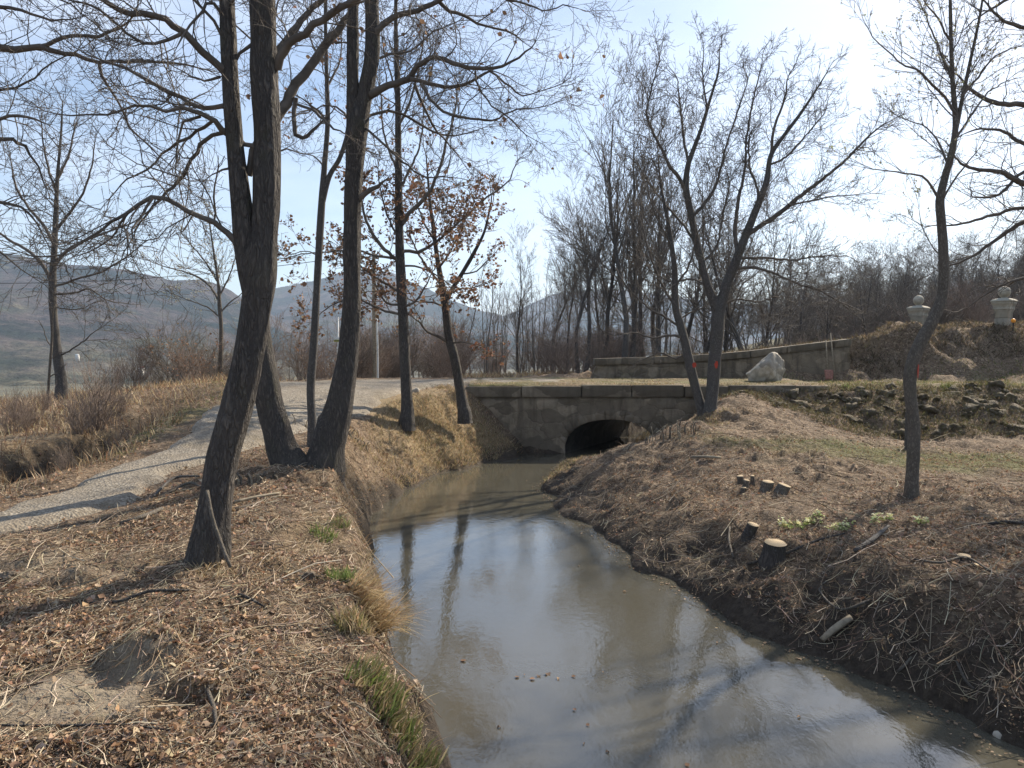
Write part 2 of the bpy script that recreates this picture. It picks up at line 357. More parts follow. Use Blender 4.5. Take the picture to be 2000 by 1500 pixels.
def h0(x, y):
    x = np.asarray(x, float); sh = x.shape; x = x.ravel(); y = np.asarray(y, float).ravel(); r = np.empty(len(x))
    for i in range(0, len(x), 20000):
        a, b = x[i:i + 20000], y[i:i + 20000]
        r[i:i + 20000] = _phi(np.hypot(a[:, None] - CPs[None, :, 0], b[:, None] - CPs[None, :, 1])) @ _w[:_n] + _w[_n] + _w[_n + 1] * a + _w[_n + 2] * b
    return r.reshape(sh)
# road outline (world)
def W(px, py, z): return atz(px, py, z)[:2]
near_edge = [W(-250, 1130, .95), W(0, 1047, .96), W(150, 1012, 1.0), W(290, 977, 1.06), W(390, 902, 1.18), W(520, 862, 1.3), W(690, 806, 1.42), W(800, 780, 1.48), (-1.9, 20.4), (-.6, 20.75), (1.5, 21.0)]
far_edge = [(2.2, 23.6), (-.5, 24.1), (-3.5, 24.6), (-6.4, 23.4), W(430, 793, 1.5), W(330, 851, 1.3), W(200, 916, 1.05), W(0, 986, .96), W(-250, 1050, .95)]
ROAD = np.array(near_edge + far_edge)
def lerp_axis(parts, far, g=1.16):
    a = []
    for (s, e, d) in parts: a += list(np.arange(s, e, d))
    a.append(parts[-1][1]); lo, hi = [], []
    d = parts[0][2]; x = a[0]
    while x > -far: d *= g; x -= d; lo.append(x)
    d = parts[-1][2]; x = a[-1]
    while x < far: d *= g; x += d; hi.append(x)
    return np.array(lo[::-1] + a + hi)
xs = lerp_axis([(-14, -5, .10), (-5, 6.5, .045), (6.5, 14, .09)], 4500)
ys = lerp_axis([(2.2, 9, .04), (9, 20.1, .07), (20.1, 28, .11)], 4500)
GX, GY = np.meshgrid(xs, ys)
base = h0(GX, GY)
hm_ = np.interp(GX, [9, 10.6, 13.7, 16.8, 30], [2.9, 3.12, 3.44, 3.56, 3.8]) + .08 * fbm(GX * .9, GY * .9, oct=3, s=44)
mreg = sstep(10.3, 10.9, GX) * sstep(22.8, 23.6, GY) * (1 - sstep(30, 40, GY)) * (1 - sstep(26, 34, GX))
scarp = 1.78 + (hm_ - 1.78) * np.clip((GY + .3 * fbm(GX * .8, GY * .8, oct=3, s=45) - 24.25 + 1.1 * sstep(12, 15, GX)) / (1.0 + 1.5 * sstep(12, 15, GX)), 0, 1) ** 1.1
base = base * (1 - mreg) + scarp * mreg
dwin = sstep(9.5, 11.2, GY) * (1 - sstep(15.0, 16.4, GY)); xw = GX + .22 * fbm(GX * .9, GY * .9, oct=3, s=46)
ditch = dwin * np.exp(-((xw + 6.85) / .42) ** 2); lip = dwin * sstep(-7.15, -7.45, xw) * (1 - sstep(-8.2, -10.5, xw))
base = base - .42 * ditch + .34 * lip; face = dwin * np.exp(-((xw + 7.2) / .28) ** 2)
sdc = poly_sd(GX, GY, creek)
sdr = poly_sd(GX, GY, ROAD)
nearm = 1 - sstep(30, 60, np.hypot(GX, GY))
sdc = sdc + nearm * (.15 * fbm(GX * 1.3, GY * 1.3, oct=5, s=3)) * (1 - sstep(19.3, 19.9, GY))
right = GX > np.interp(GY, [p[1] for p in lw], [p[0] for p in lw]) + .9
bw = np.where(right, 1.05 + .3 * sstep(8, 12, GY), .36 + .95 * sstep(10.5, 16, GY))
bw = bw + 3.0 * sstep(25.1, 25.8, GY)
onroad = 1 - sstep(-.35, .25, sdr)
hw = sstep(0, 1, np.clip(sdc / .5, 0, 1))
amp = nearm * (1 - .93 * onroad)
clod = np.maximum(0, fbm(GX * 5, GY * 5, oct=3, s=20)) * (.5 + .5 * fbm(GX * .8, GY * .8, oct=2, s=25))
rightside = right & (GY < 19.8)
mudm = np.where(right, 1 - sstep(.35, 1.25, sdc + .25 * fbm(GX * 2, GY * 2, oct=3, s=8)), 1 - sstep(.05, .35, sdc + .1 * fbm(GX * 3, GY * 3, oct=3, s=8))) * nearm
stonez = sstep(5.6, 7.5, GX) * sstep(17.0, 17.5, GY) * (1 - sstep(19.6, 20.1, GY))
nse = amp * (.045 * fbm(GX * .9, GY * .9, oct=3, s=1) + .022 * fbm(GX * 5.5, GY * 5.5, oct=4, s=5) + .012 * fbm(GX * 17, GY * 17, oct=2, s=9) + .06 * clod * (.35 + rightside * 1.3) + rightside * .035 * fbm(GX * 2.3, GY * 2.3, oct=3, s=27))
nse = nse + amp * mudm * .07 * fbm(GX * 3.1, GY * 3.1, oct=4, s=31) + nearm * stonez * .09 * fbm(GX * 1.6, GY * 1.6, oct=3, s=33)
farn = sstep(60, 200, np.hypot(GX, GY)); nse = nse + farn * 3 * fbm(GX * .006, GY * .006, oct=4, s=40)
def bump_at(px, py, z, rx, ry, h, s_=0):
    q = atz(px, py, z); d = np.hypot((GX - q[0]) / rx, (GY - q[1]) / ry) + .3 * fbm(GX * 9, GY * 9, oct=3, s=200 + s_); return h * (1 - sstep(.45, 1.15, d))
nse = nse + mreg * (.16 * fbm(GX * 1.3, GY * 1.3, oct=3, s=47) + .07 * fbm(GX * 4, GY * 4, oct=3, s=48)) * sstep(22.9, 23.6, GY)
nse = nse + bump_at(603, 930, 1.12, 1.0, .6, .10, 8) + bump_at(404, 1114, 1.0, .5, .4, .06, 9)
nse = nse + bump_at(285, 1290, 1.0, .20, .15, .13, 1) + bump_at(395, 1350, .97, .16, .10, .07, 2) - bump_at(250, 1340, .97, .14, .09, .05, 3) - bump_at(360, 1385, .95, .12, .08, .06, 4) + bump_at(330, 1245, .97, .3, .2, .04, 5) + nearm * (1 - onroad) * .007 * fbm(GX * 28, GY * 28, oct=2, s=211) * (GY < 6)
nse = nse + bump_at(60, 1110, .97, .35, .25, .05, 6) + bump_at(150, 1140, .97, .2, .12, .05, 7)
HB = base.copy()
t = np.clip(sdc / bw, 0, 1); prof = np.where(right, np.power(t, .75), np.power(t, .6 + .25 * sstep(12, 16, GY)))
HT = np.where(sdc > 0, base * prof + .0, -np.minimum(.6, -sdc * 1.4))
HT = np.where((base < 0) & (sdc > 0), base, HT) + nse * np.where(sdc > 0, .25 + .75 * hw, .2)
tunx = (GY - BY0) / (BY1 - BY0) * SKEW
inb = (GY > BY0 + .06) & (GY < BY1 - .05) & (GX > -1.0) & (GX < 8.1)
tun = inb & (GX > AX0 + tunx - .1) & (GX < AX1 + tunx + .1)
HT = np.where(inb, np.minimum(HT, 1.5), HT); HT = np.where(tun, -.6, HT)
HT = HT - .05 * onroad * (1 - inb)
ix0, iy0 = xs, ys
def hz(x, y):
    x = np.asarray(x, float); y = np.asarray(y, float)
    i = np.clip(np.searchsorted(xs, x) - 1, 0, len(xs) - 2); j = np.clip(np.searchsorted(ys, y) - 1, 0, len(ys) - 2)
    fx = np.clip((x - xs[i]) / (xs[i + 1] - xs[i]), 0, 1); fy = np.clip((y - ys[j]) / (ys[j + 1] - ys[j]), 0, 1)
    return HT[j, i] * (1 - fx) * (1 - fy) + HT[j, i + 1] * fx * (1 - fy) + HT[j + 1, i] * (1 - fx) * fy + HT[j + 1, i + 1] * fx * fy
def G(x, y): return float(hz(x, y))
def hit(px, py):
    a, b, c = ray(px, py); tt = np.concatenate([np.arange(1.5, 40, .02), np.arange(40, 400, .5)])
    X, Y, Z = a * tt, b * tt, CAM_H + c * tt
    k = np.argmax(Z < hz(X, Y)); return (float(X[k]), float(Y[k]), float(hz(X[k], Y[k])))
# masks
def blob(cx, cy, rx, ry, soft=.5, s=0, sc=1.5):
    d = np.hypot((GX - cx) / rx, (GY - cy) / ry) + .35 * fbm(GX * sc, GY * sc, oct=4, s=50 + s)
    return 1 - sstep(1 - soft, 1 + soft, d)
def bp(px, py, z): q = atz(px, py, z); return q[0], q[1]
sand = blob(*bp(120, 1385, .95), .42, .33, .35, 1, 4) * .95
sand = np.maximum(sand, .8 * blob(*bp(320, 1330, .95), .35, .15, .4, 2, 5))
sand = np.maximum(sand, .55 * blob(*bp(80, 1130, .95), .6, .35, .5, 3, 4))
straw = np.maximum.reduce([blob(-1.6, 17.6, 1.9, 2.0, .35, 4), .4 * blob(-1.7, 7.5, .25, 3.0, .5, 5, 2.5), .2 * blob(-2.3, 12, .8, 2.2, .5, 6, 2), .8 * blob(-7.5, 19.5, 2.5, 1.4, .4, 7), .7 * blob(3.6, 17.2, .8, .7, .5, 8), .4 * blob(8, 25.6, 4, .5, .4, 9),
                          .6 * blob(-10, 11.5, 4, 3, .5, 18)])
grass = np.maximum.reduce([.85 * blob(7.6, 14.2, 3.2, 1.3, .5, 10, 1.2), .15 * blob(-1.7, 17.5, 1.2, 1.0, .5, 11, 2), .7 * blob(-6.4, 13.8, .7, 2.0, .5, 12, 2), .9 * blob(2.3, 19.3, .9, .6, .5, 13, 2), .8 * blob(12, 21.8, 7, 1.3, .6, 14), .7 * blob(4, 22.5, 3.5, 1.6, .6, 15), .5 * blob(10, 9, 2.5, 1.5, .5, 16, 1.5)])
farm = sstep(35, 80, np.hypot(GX, GY))
nx, ny = len(xs), len(ys)
II = np.arange(nx * ny).reshape(ny, nx)
F = np.stack([II[:-1, :-1], II[:-1, 1:], II[1:, 1:], II[1:, :-1]], -1).reshape(-1, 4)
if HT.min() < -58: print("LOW", HT.min())
ground = mesh_np('ground', np.stack([GX, GY, HT], -1).reshape(-1, 3), F, M['ground'], attrs={'straw': straw, 'grass': grass * (1 - mudm), 'mud': np.maximum(mudm * .9, face), 'sand': sand, 'far': farm})
tag(ground, 'brown leaf-strewn banks and open ground on both sides of the stream', 'ground', kind='structure')
# road sheet
rx = np.arange(-14, 3, .07); ry = np.arange(6, 26, .07); RX, RY = np.meshgrid(rx, ry)
rs = poly_sd(RX, RY, ROAD) + .10 + .18 * fbm(RX * 1.3, RY * 1.3, oct=4, s=70)
rz = hz(RX, RY); deckm = sstep(-1.25, -.85, RX) * sstep(20.0, 20.1, RY)
smoothz = rz + .05 * (1 - sstep(-.35, .25, poly_sd(RX, RY, ROAD))) + .008 * fbm(RX * 9, RY * 9, oct=2, s=71)
rz = np.where(deckm > 0, 1.80 * deckm + (1 - deckm) * smoothz, smoothz) + .03 - .16 * sstep(-.25, .1, rs) + 0.02 * sstep(.3, 1.2, -rs) * fbm(RX * .9, RY * .9, oct=2, s=72)
KI = np.arange(RX.size).reshape(RX.shape); keep = rs < .12
kf = keep[:-1, :-1] & keep[:-1, 1:] & keep[1:, 1:] & keep[1:, :-1]
RF = np.stack([KI[:-1, :-1], KI[:-1, 1:], KI[1:, 1:], KI[1:, :-1]], -1)[kf]
used = np.unique(RF); mpv = np.full(RX.size, -1); mpv[used] = np.arange(len(used))
road = mesh_np('gravel_road', np.stack([RX, RY, rz], -1).reshape(-1, 3)[used], mpv[RF], M['road'])
tag(road, 'pale gravel track curving along the left and onto the stone bridge', 'road', kind='structure')
# water
wv_ = np.array([(-6, -8, 0), (14, -8, 0), (22, 46, 0), (-2.6, 30, 0), (-3.2, 14, 0)], float)
wo = mesh_np('water', wv_, np.array([[0, 1, 2, 3, 4]]), M['water']); tag(wo, 'murky grey-brown stream flowing from the arch of the stone bridge', 'stream', kind='structure')

# ------------------------------------------------------------------ tubes and trees
def catmull(P, step):
    P = np.asarray(P, float); Q = np.vstack([2 * P[0] - P[1], P, 2 * P[-1] - P[-2]]); o = []
    for i in range(1, len(Q) - 2):
        L = np.linalg.norm(Q[i + 1, :3] - Q[i, :3]); k = max(1, int(math.ceil(L / step))); t = np.arange(k)[:, None] / k
        a, b, c, d = Q[i - 1], Q[i], Q[i + 1], Q[i + 2]
        o.append(.5 * (2 * b + (c - a) * t + (2 * a - 5 * b + 4 * c - d) * t ** 2 + (3 * b - a - 3 * c + d) * t ** 3))
    o.append(P[-1][None]); r = np.vstack(o); r[:, 3] = np.maximum(r[:, 3], .001); return r
class Tubes:
    def __init__(s): s.b = {}
    def add(s, P, k):                       # P (n,4) x,y,z,r
        s.b.setdefault((len(P), k), []).append(P)
    def arrays(s, closed=True):
        VV, FF, off = [], [], 0
        for (n, k), lst in s.b.items():
            A = np.array(lst, float); m = len(A); P = A[:, :, :3]; r = A[:, :, 3]
            T = np.empty_like(P); T[:, 1:-1] = P[:, 2:] - P[:, :-2]; T[:, 0] = P[:, 1] - P[:, 0]; T[:, -1] = P[:, -1] - P[:, -2]
            T /= np.linalg.norm(T, axis=2, keepdims=True) + 1e-9
            md = T.mean(1); ref = np.where((np.abs(md[:, 2]) < .8)[:, None], np.array([0, 0, 1.]), np.array([1., 0, 0]))[:, None, :]
            U = np.cross(T, ref); U /= np.linalg.norm(U, axis=2, keepdims=True) + 1e-9; Vv = np.cross(T, U)
            an = np.arange(k) * 2 * math.pi / k
            V = P[:, :, None, :] + r[:, :, None, None] * (np.cos(an)[None, None, :, None] * U[:, :, None, :] + np.sin(an)[None, None, :, None] * Vv[:, :, None, :])
            base_ = off + (np.arange(m) * n * k)[:, None, None]
            i = np.arange(n - 1)[None, :, None] * k; j = np.arange(k)[None, None, :]; j2 = (j + 1) % k
            f = np.stack([base_ + i + j, base_ + i + j2, base_ + i + k + j2, base_ + i + k + j], -1).reshape(-1, 4)
            VV.append(V.reshape(-1, 3)); FF.append(f); off += m * n * k
        return np.concatenate(VV), np.concatenate(FF)
def rnd(a, b): return random.uniform(a, b)
def nrm(v):
    l = math.sqrt(v[0] ** 2 + v[1] ** 2 + v[2] ** 2) + 1e-9; return (v[0] / l, v[1] / l, v[2] / l)
def side_dir(d, ang):
    """direction at angle ang from d, random azimuth"""
    while True:
        q = (random.gauss(0, 1), random.gauss(0, 1), random.gauss(0, 1)); dt = q[0] * d[0] + q[1] * d[1] + q[2] * d[2]
        q = (q[0] - dt * d[0], q[1] - dt * d[1], q[2] - dt * d[2]); l = math.sqrt(q[0] ** 2 + q[1] ** 2 + q[2] ** 2)
        if l > .1: break
    c, s = math.cos(ang), math.sin(ang)
    return (d[0] * c + q[0] / l * s, d[1] * c + q[1] / l * s, d[2] * c + q[2] / l * s)
class Style:
    def __init__(s, **k):
        s.wig = .16; s.up = .10; s.gap = (.22, .13, .09); s.ratio = (.5, .5, .5); s.lv = 3; s.rmin = .0022; s.ang = (.6, 1.1); s.seg = (.22, .13, .08); s.rr = .55; s.tips = None; s.tip_p = 0; s.zmin = -99
        s.__dict__.update(k)
def grow(T, p, d, L, r, lv, st):
    n = max(3, min(9, int(L / st.seg[min(lv, 2)]) + 1)); sl = L / n; P = [(p[0], p[1], p[2], r)]; D = [d]
    wg = st.wig
    for i in range(n):
        d = nrm((d[0] + random.gauss(0, wg), d[1] + random.gauss(0, wg), d[2] + random.gauss(0, wg) + st.up * .5))
        p = (p[0] + d[0] * sl, p[1] + d[1] * sl, p[2] + d[2] * sl)
        f = (i + 1) / n; P.append((p[0], p[1], p[2], max(st.rmin * .7, r * (1 - .72 * f)))); D.append(d)
    T.add(P, 5 if r > .02 else (4 if r > .008 else 3))
    if st.tips is not None and lv >= st.lv - 1 and random.random() < st.tip_p: st.tips.extend(P[1:])
    if lv < st.lv:
        gap = st.gap[min(lv, 2)]; k = L / gap; k = int(k) + (random.random() < k - int(k))
        for _ in range(k):
            f = rnd(.12, 1.0); q = f * n; i = min(n - 1, int(q)); g = q - i
            a, b = P[i], P[i + 1]; pp = tuple(a[j] + (b[j] - a[j]) * g for j in range(3)); rr = (a[3] + (b[3] - a[3]) * g) * st.rr
            LL = L * st.ratio[min(lv, 2)] * (1.15 - .6 * f) * rnd(.6, 1.25)
            if pp[2] < st.zmin: continue
            if LL > .03: grow(T, pp, side_dir(D[i], rnd(*st.ang)), LL, max(st.rmin, rr), lv + 1, st)
def sprout(T, P, st, gap, L, lv=1, f0=.1, droop=0, upb=.0):
    """grow side branches from a finished polyline P (n,4)"""
    P = np.asarray(P); seg = np.linalg.norm(np.diff(P[:, :3], axis=0), axis=1); tot = seg.sum(); cum = np.concatenate([[0], np.cumsum(seg)])
    dl = nrm(tuple(P[-1, :3] - P[-2, :3]))
    if P[-1, 3] < .03:
        for q_ in (.08, .35, .5): grow(T, tuple(P[-1, :3]), side_dir(dl, q_), L * .75, max(st.rmin, P[-1, 3] * (.95 if q_ < .1 else .6)), lv, st)
    k = int(tot * (1 - f0) / gap)
    for _ in range(k):
        s = rnd(f0, 1) * tot; i = min(len(seg) - 1, int(np.searchsorted(cum, s) - 1)); i = max(0, i); g = (s - cum[i]) / (seg[i] + 1e-9)
        p = P[i, :3] + (P[i + 1, :3] - P[i, :3]) * g; r = P[i, 3] + (P[i + 1, 3] - P[i, 3]) * g; d = nrm(tuple(P[i + 1, :3] - P[i, :3]))
        dd = side_dir(d, rnd(*st.ang)); dd = nrm((dd[0], dd[1], dd[2] + upb))
        f = s / tot; grow(T, tuple(p), dd, L * (1.15 - .55 * f) * rnd(.5, 1.25), max(st.rmin, min(r * .5, L * .0085)), lv, st)
def line(px_list, D, d0=0.0, d1=0.0):
    """traced polyline [(px,py,width_px)...] standing at distance D, wandering in depth from d0 to d1"""
    n = len(px_list); o = []
    for i, (a, b, wd) in enumerate(px_list):
        Y = D + d0 + (d1 - d0) * i / max(1, n - 1); x, y, z = at(a, b, Y); o.append((x, y, z, wd * .5 * Y / FPX))
    return np.array(o)
def trunk_mesh(name, P, mat, parent, loc, k=26, step=.05, furrow=.05, flare=0, rough=.0, P2=()):
    VV, FF, off = [], [], 0
    for qi, Q in enumerate([P] + list(P2)):
        C = catmull(Q, step); n = len(C)
        if len(Q) > 2: C[:, 3] *= 1 + .05 * vnoise(C[:, 2] * 3.1, C[:, 2] * 0 + qi * 7.7, s=5)
        T = Tubes(); T.add(C, k); V, f = T.arrays(); V = V.reshape(n, k, 3)
        an = np.arange(k) * 2 * math.pi / k; s = np.concatenate([[0], np.cumsum(np.linalg.norm(np.diff(C[:, :3], axis=0), axis=1))])
        ca, sa = np.cos(an)[None, :], np.sin(an)[None, :]; R0 = C[:, 3][:, None]
        fn = fbm(ca * 5 + 10 * qi, sa * 5, s[:, None] * 2.2, oct=3, s=12) * furrow + .5 * furrow * vnoise(ca * 1.6, sa * 1.6, s[:, None] * 4, s=14) 
        fl = 1 + (flare * np.exp(-s / .28)[:, None] * (1 + .35 * np.cos(an * 5 + 1)[None, :]) if qi == 0 else 0)
        V = C[:, None, :3] + (V - C[:, None, :3]) * (fl * (1 + fn))[..., None]
        VV.append(V.reshape(-1, 3)); FF.append(f + off)
        cap = np.arange(k)[None, :] + off + (n - 1) * k; off += n * k; FF.append(cap)
    q4 = [f for f in FF if f.shape[1] == 4]; qc = [f for f in FF if f.shape[1] != 4]
    return mesh_np(name, np.vstack(VV), [np.vstack(q4)] + qc, mat, parent, True, loc=loc)
def crown_mesh(name, T, mat, parent, loc):
    V, F_ = T.arrays(); return mesh_np(name, V, F_, mat, parent, True, loc=loc)
def leaf_geo(P, size, cols, flat=.0, curl=.35):
    """P (n,3) -> folded curled leaves; returns V,F,C"""
    n = len(P); a = rng.uniform(0, 2 * math.pi, n); tl = rng.normal(0, 1, (n, 3)) * np.array([1, 1, 1]); 
    if flat: nr = np.stack([rng.normal(0, flat, n), rng.normal(0, flat, n), np.ones(n)], 1)
    else: nr = tl
    nr /= np.linalg.norm(nr, axis=1, keepdims=True); d = np.stack([np.cos(a), np.sin(a), np.zeros(n)], 1)
    d -= nr * (d * nr).sum(1, keepdims=True); d /= np.linalg.norm(d, axis=1, keepdims=True) + 1e-9; e = np.cross(nr, d)
    L = (size * rng.uniform(.55, 1.25, n))[:, None]; Wd = L * rng.uniform(.28, .5, n)[:, None]; cu = L * rng.normal(0, curl, n)[:, None]; fo = Wd * rng.normal(.25, .35, n)[:, None]
    V = np.stack([P - d * L * .5 + nr * cu * .3, P - d * L * .12 + e * Wd * .85 + nr * fo, P + d * L * .22 + e * Wd * .9 + nr * (fo * .8), P + d * L * .5 + nr * cu, P + d * L * .2 - e * Wd * .8 + nr * fo, P - d * L * .15 - e * Wd + nr * fo * .9, P + d * 0], 1)
    b = (np.arange(n) * 7)[:, None]
    F4 = np.concatenate([b + [0, 6, 2, 1], b + [6, 3, 2, 2]], 0)[:0]
    F3 = np.concatenate([b + [0, 6, 1], b + [1, 6, 2], b + [2, 6, 3], b + [3, 6, 4], b + [4, 6, 5], b + [5, 6, 0]], 0)
    C = np.repeat(cols, 7, 0); return V.reshape(-1, 3), F3, C
def palette(n, pal, jit=.18):
    pal = np.array(pal); c = pal[rng.integers(0, len(pal), n)]; return np.clip(c * (1 + rng.normal(0, jit, (n, 1))) * (1 + rng.normal(0, .04, (n, 3))), .01, .9)
OAKLEAF = [(.26, .16, .10), (.20, .115, .07), (.32, .21, .13), (.14, .085, .055), (.34, .19, .11)]
def crown_leaves(tips, n, size, parent, loc, pal=OAKLEAF, name='dead_leaves', sel=None):
    A = np.array(tips)[:, :3]
    if sel is not None: A = A[sel(A)]
    if not len(A): return
    P = A[rng.integers(0, len(A), n)] + rng.normal(0, size * .45, (n, 3)); V, F3, C = leaf_geo(P, size, palette(n, pal))
    return mesh_np(name, V, F3, M['leaf'], parent, False, C, loc=loc)

OAK = dict(wig=.22, up=.05, gap=(.2, .115, .085), ratio=(.5, .5, .48), lv=3, ang=(.55, 1.2), rmin=.0024)
def hero(name, label, group, D, trunk, stems, limbs, mat, cat='tree', st=None, gap=.16, L=.8, k=26, furrow=.05, flare=.25, spr=(.5, 1), tleaf=None, twm='twig', step=.05, stubs=(), extra=None):
    bx, by, _ = at(trunk[0][0], trunk[0][1], D); 
    root = empty(name, (bx, D, G(bx, D)), label, cat, group); loc = np.array(root.location)
    P = line(trunk, D); P = np.vstack([P[0] - np.array([(P[1] - P[0])[0] * .2, 0, .25, 0]), P]); 
    ST = [line(s[0], D, *(s[1:] or (0, 0))) for s in stems]
    trunk_mesh('trunk', P, mat, root, loc, k, step, furrow, flare, P2=ST)
    st = st or Style(**OAK); T = Tubes()
    for s in limbs:
        pl, d0, d1 = s[0], s[1], s[2]; lg = s[3] if len(s) > 3 else gap; ll = s[4] if len(s) > 4 else L
        Q = catmull(line(pl, D, d0, d1), .12); Q[:, :3] += rng.normal(0, .006, (len(Q), 3)); T.add(Q, 8 if pl[0][2] > 8 else 6)
        if lg: sprout(T, Q, st, lg, ll, 1)
    if extra: extra(T, st)
    crown_mesh('crown', T, M[twm], root, loc)
    return root, loc, st

# out-of-frame upper growth: continue a stem above the frame
def cont(T, st, P, n=14, L=1.5, H=3.0, gap=.16):
    p = tuple(P[-1][:3]); d = nrm(tuple(P[-1][:3] - P[-2][:3])); d = nrm((d[0], d[1], d[2] + .6))
    q = [tuple(P[-1])]; r = P[-1][3]
    for i in range(10):
        d = nrm((d[0] + random.gauss(0, .06), d[1] + random.gauss(0, .06), d[2] + .05)); p = tuple(p[j] + d[j] * H / 10 for j in range(3)); q.append((*p, r * (1 - .085 * (i + 1))))
    q = np.array(q); T.add([tuple(a) for a in q], 10); sprout(T, q, st, H / n, L, 0, .05)

# ------------------------------------------------------------------ the traced trees
# 1. big near oak with two stems
random.seed(11)
T1D = 5.72
t1_stemL = [(500, 600, 44), (488, 530, 46), (478, 460, 42), (470, 380, 37), (460, 290, 33), (452, 200, 32), (447, 100, 30), (443, 0, 28), (440, -130, 24), (430, -320, 15)]
t1_trunk = [(404, 1116, 78), (412, 1050, 70), (421, 980, 63), (434, 900, 61), (462, 800, 58), (485, 700, 56), (501, 600, 57), (510, 530, 60), (516, 460, 52), (520, 400, 50), (522, 300, 49), (520, 220, 50), (515, 120, 50), (513, 0, 47), (512, -130, 42), (505, -320, 30), (500, -520, 16)]
lim = [
 ([(440, 140, 18), (432, 130, 15), (395, 101, 15), (360, 63, 14), (325, 38, 13), (297, 26, 13), (259, 26, 12), (231, 16, 11), (206, 2, 10), (180, -25, 8), (150, -40, 5)], 0, -.5),
 ([(356, 66, 8), (305, 86, 6), (280, 84, 6), (245, 63, 5), (196, 18, 5), (165, 3, 4), (120, -5, 3)], -.2, -.6),
 ([(440, 206, 12), (432, 206, 10), (400, 212, 9), (368, 200, 8), (336, 180, 8), (298, 161, 7), (265, 145, 6), (245, 133, 6), (200, 118, 4)], 0, .5),
 ([(444, 258, 15), (437, 252, 12), (420, 238, 11), (392, 224, 9), (357, 212, 8), (325, 217, 6), (297, 210, 6), (262, 206, 5), (210, 224, 4), (140, 227, 3), (90, 219, 2)], 0, -.4),
 ([(392, 226, 6), (360, 241, 5), (350, 273, 4), (343, 315, 3), (346, 350, 2)], -.1, -.1),
 ([(415, 236, 7), (367, 266, 6), (332, 287, 5), (290, 330, 4), (250, 350, 3), (215, 385, 2)], 0, .6),
 ([(444, 262, 11), (437, 261, 9), (416, 264, 8), (395, 283, 8), (374, 311, 7), (357, 343, 7), (336, 367, 6), (315, 388, 6), (285, 420, 4), (262, 455, 3)], 0, .3),
 ([(472, 492, 20), (458, 474, 14), (443, 455, 12), (430, 444, 11), (416, 434, 11), (385, 423, 10), (350, 402, 9), (325, 388, 9), (297, 385, 9), (270, 399, 8), (245, 416, 7), (217, 437, 6), (182, 458, 5), (140, 486, 4), (88, 504, 3), (35, 490, 2)], 0, -.35),
 ([(297, 387, 6), (276, 420, 5), (262, 450, 4), (255, 475, 3)], -.25, -.5),
 ([(245, 416, 5), (228, 452, 4), (196, 480, 3), (150, 500, 2)], -.3, -.1),
 ([(540, 130, 20), (548, 112, 17), (567, 86, 16), (595, 66, 15), (630, 38, 14), (665, 17, 13), (700, -5, 12), (750, -35, 10), (820, -70, 6)], 0, -.3),
 ([(452, 128, 7), (459, 122, 6), (469, 105, 6), (490, 88, 7), (500, 80, 9)], 0, 0, 0, 0),
 ([(440, 40, 8), (432, 21, 7), (420, 5, 6), (403, 5, 6), (396, 21, 6), (371, 49, 5), (354, 70, 4), (349, 90, 2)], 0, -.3),
 ([(506, 300, 12), (497, 287, 10), (482, 280, 9), (470, 276, 10)], .02, .02, 0, 0),
 ([(488, 345, 16), (490, 320, 17), (497, 295, 16), (508, 270, 18)], .05, .05, 0, 0),
 ([(418, 436, 4), (418, 415, 4), (418, 385, 4), (422, 350, 3), (428, 328, 3)], 0, 0, .5, .15),
 ([(430, 150, 6), (400, 155, 4), (375, 148, 3), (340, 130, 2)], 0, .3),
 ([(448, 330, 5), (425, 335, 3), (405, 350, 2), (395, 370, 1.5)], 0, .2, .2, .3),
]
def ex1(T, st):
    for st_, Hh in ((t1_trunk, 1.6), (t1_stemL, 1.4)):
        P = line(st_[-5:], T1D); sprout(T, P, st, .16, 1.5, 0, 0)
        cont(T, st, P, 12, 1.3, Hh)
    P = line(t1_trunk[6:-5], T1D); sprout(T, P, Style(**OAK), 1.2, .3, 2)
o1, loc1, _ = hero('oak_tree', 'thick near oak leaning right and forking into two stems, a stick propped on its foot', None, T1D, t1_trunk, [(t1_stemL,)], lim, M['oak'], gap=.105, L=.8, k=34, furrow=.085, flare=.5, step=.035, extra=ex1)

# 2. pair of trunks from one root behind it
random.seed(12)
T2D = 9.5
a = [(578, 925, 70), (563, 900, 64), (551, 875, 60), (530, 800, 53), (515, 720, 48), (506, 650, 44), (505, 560, 40), (512, 450, 37), (520, 350, 35), (527, 270, 32), (525, 150, 28), (522, 0, 24), (522, -200, 13)]
lim = [
 ([(530, 250, 26), (545, 225, 21), (560, 200, 21), (578, 164, 19), (605, 133, 18), (630, 95, 17), (658, 63, 15), (679, 32, 13), (700, 0, 12), (725, -40, 9), (750, -90, 6)], 0, .5),
 ([(577, 190, 10), (574, 215, 9), (575, 245, 9), (578, 262, 9), (591, 270, 8), (609, 258, 7), (625, 240, 5)], .1, .1, .25, .4),
 ([(578, 205, 6), (610, 215, 6), (630, 232, 5), (652, 250, 4), (675, 262, 2)], .1, -.4),
 ([(540, 105, 16), (556, 84, 13), (578, 52, 12), (602, 25, 11), (630, 0, 10), (655, -30, 8)], 0, .4),
 ([(530, 300, 4), (560, 290, 3), (590, 300, 2)], 0, .3),
]
def ex2(T, st):
    P = line(a[-3:], T2D); sprout(T, P, st, .3, 1.6, 0, 0); cont(T, st, P, 9, 1.3, 1.5)
o2, _, _ = hero('oak_tree', 'oak trunk leaning left behind the near oak, its foot shared with a twin', 'twin oaks rising from one foot', T2D, a, [], lim, M['oak'], gap=.2, L=.95, k=26, furrow=.07, flare=.25, extra=ex2)
random.seed(13)
